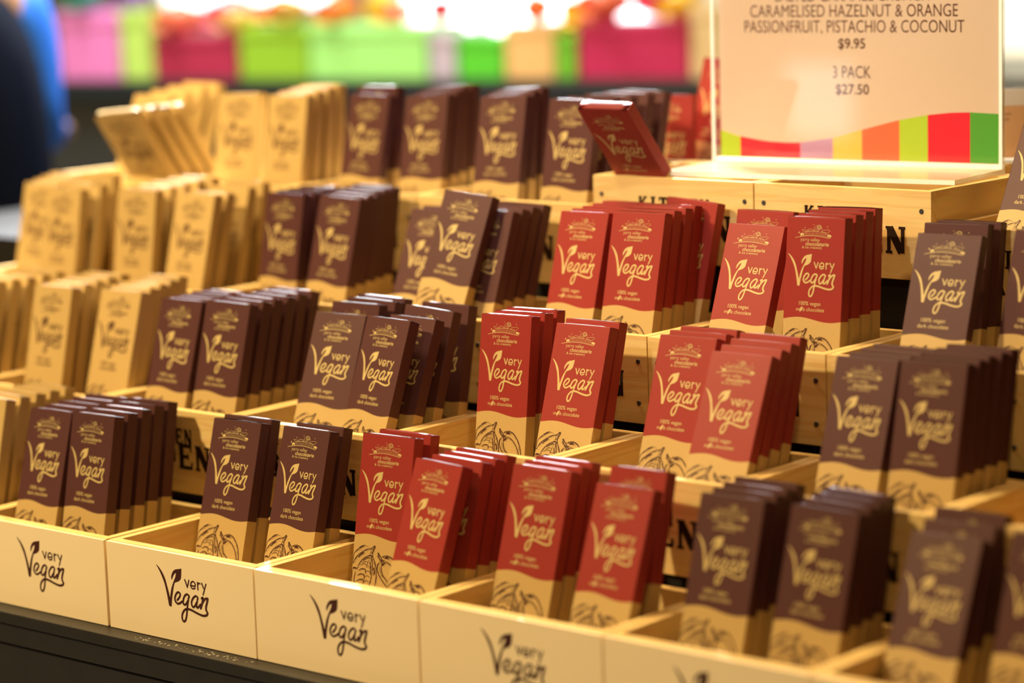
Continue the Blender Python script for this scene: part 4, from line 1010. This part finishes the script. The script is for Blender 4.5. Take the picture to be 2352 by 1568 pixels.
# drum at the far left, added for a grey-green reflection on the counter
bn = empty('glow_drum', (O.x, O.y, -.8495) + (0,) if False else tuple(O - E1 * .07 - E2 * .40 + Vector((0, 0, -.8495))), ANG)
tag(bn, 'grey green drum added for a reflected glow at the left picture edge', 'stand-in')
bm = bmesh.new()
bmesh.ops.create_cone(bm, cap_ends=True, segments=28, radius1=.13, radius2=.15, depth=.86, matrix=Matrix.Translation((0, 0, .43)))
new_obj('drum_body', mesh_from(bm, 'drum_body', True), plain('reflection_grey_green', (.22, .29, .28), .4, .5), bn)
bm = bmesh.new()
bmesh.ops.create_cone(bm, cap_ends=True, segments=28, radius1=.155, radius2=.11, depth=.05, matrix=Matrix.Translation((0, 0, .886)))
new_obj('lid', mesh_from(bm, 'lid', True), plain('drum_lid', (.30, .36, .36), .4, .5), bn)

# room shell
def quad_obj(name, pts, mat, th):
    bm = bmesh.new(); vs = [bm.verts.new(p) for p in pts]; f = bm.faces.new(vs)
    me = mesh_from(bm, name); o = new_obj(name, me, mat)
    s = o.modifiers.new('thickness', 'SOLIDIFY'); s.thickness = th; s.offset = 0
    return tag(o, kind='structure')
M_FLOOR = plain('grey_floor_tile', (.20, .19, .18), .4, .4, noise=.1, scale=3)
M_WALL = plain('beige_wall_paint', (.70, .64, .47), .8, .2, noise=.03, scale=2)
tag(new_obj('floor', box_mesh('floor', -9, 7, -6, 10.5, -.90, -.85), M_FLOOR), kind='structure')
def wall_pt(s, off, z): return O + E1 * s + E2 * off + Vector((0, 0, z))
WO = 6.5
def strip(name, s0, s1, z0, z1, mat, kind='structure', d=.06):
    r = box_mesh(name, s0, s1, 0, d, z0, z1)
    o = new_obj(name, r, mat); o.location = O + E2 * WO; o.rotation_euler = (0, 0, ANG)
    return tag(o, kind=kind)
strip('wall_back', -5.5, 5.0, -.85, .12, M_WALL)
strip('wall_back.001', -5.5, -3.8, .121, 2.6, M_WALL)
strip('wall_back.002', -2.85, -2.5, .121, 2.6, M_WALL)
strip('wall_back.003', -1.20, 5.0, .121, 2.6, M_WALL)
strip('wall_back.006', -3.799, -2.851, .121, .299, M_WALL)
strip('wall_back.004', -3.799, -2.851, 2.0, 2.6, M_WALL)
strip('wall_back.005', -2.499, -1.201, 2.0, 2.6, M_WALL)
mw, nt, b = nodes_of('bright_daylight_pane')
b.inputs['Emission Color'].default_value = (.93, .97, 1, 1); b.inputs['Emission Strength'].default_value = 5.0
for n_, (a, b_) in enumerate(((-3.799, -2.851), (-2.499, -1.201))):
    w = empty('window_%d' % (n_ + 1), tuple(O + E2 * WO), ANG); tag(w, kind='structure')
    zb = (.30, .121)[n_]
    new_obj('pane', box_mesh('pane', a, b_, .03, .04, zb, 1.999), mw, w)
    for x in (a, (a + b_) / 2 - .015, b_ - .03):
        new_obj('window_frame', box_mesh('window_frame', x, x + .03, .0, .03, zb, 1.999), plain('white_frame', (.8, .8, .8), .5, .3), w)

# unseen glowing panel, added to put a glare into the acrylic
lb = empty('glare_panel', (-1.37, -4.0, -.8495), math.radians(200))
tag(lb, 'unseen glowing panel added for the glare in the acrylic sign', 'added light')
mlb, nt, b = nodes_of('glare_glow'); b.inputs['Emission Color'].default_value = (1, .95, .95, 1); b.inputs['Emission Strength'].default_value = 2.7
new_obj('glow_panel', box_mesh('glow_panel', -.12, .12, -.025, -.02, .86, 1.07), mlb, lb)
new_obj('casing', box_mesh('casing', -.13, .13, -.0195, .03, .85, 1.08, .003), M_BLACK, lb)
new_obj('post', box_mesh('post', -.03, .03, -.01, .02, .02, .849), M_BLACK, lb)
new_obj('foot', box_mesh('foot', -.15, .15, -.12, .12, 0, .019), M_BLACK, lb)
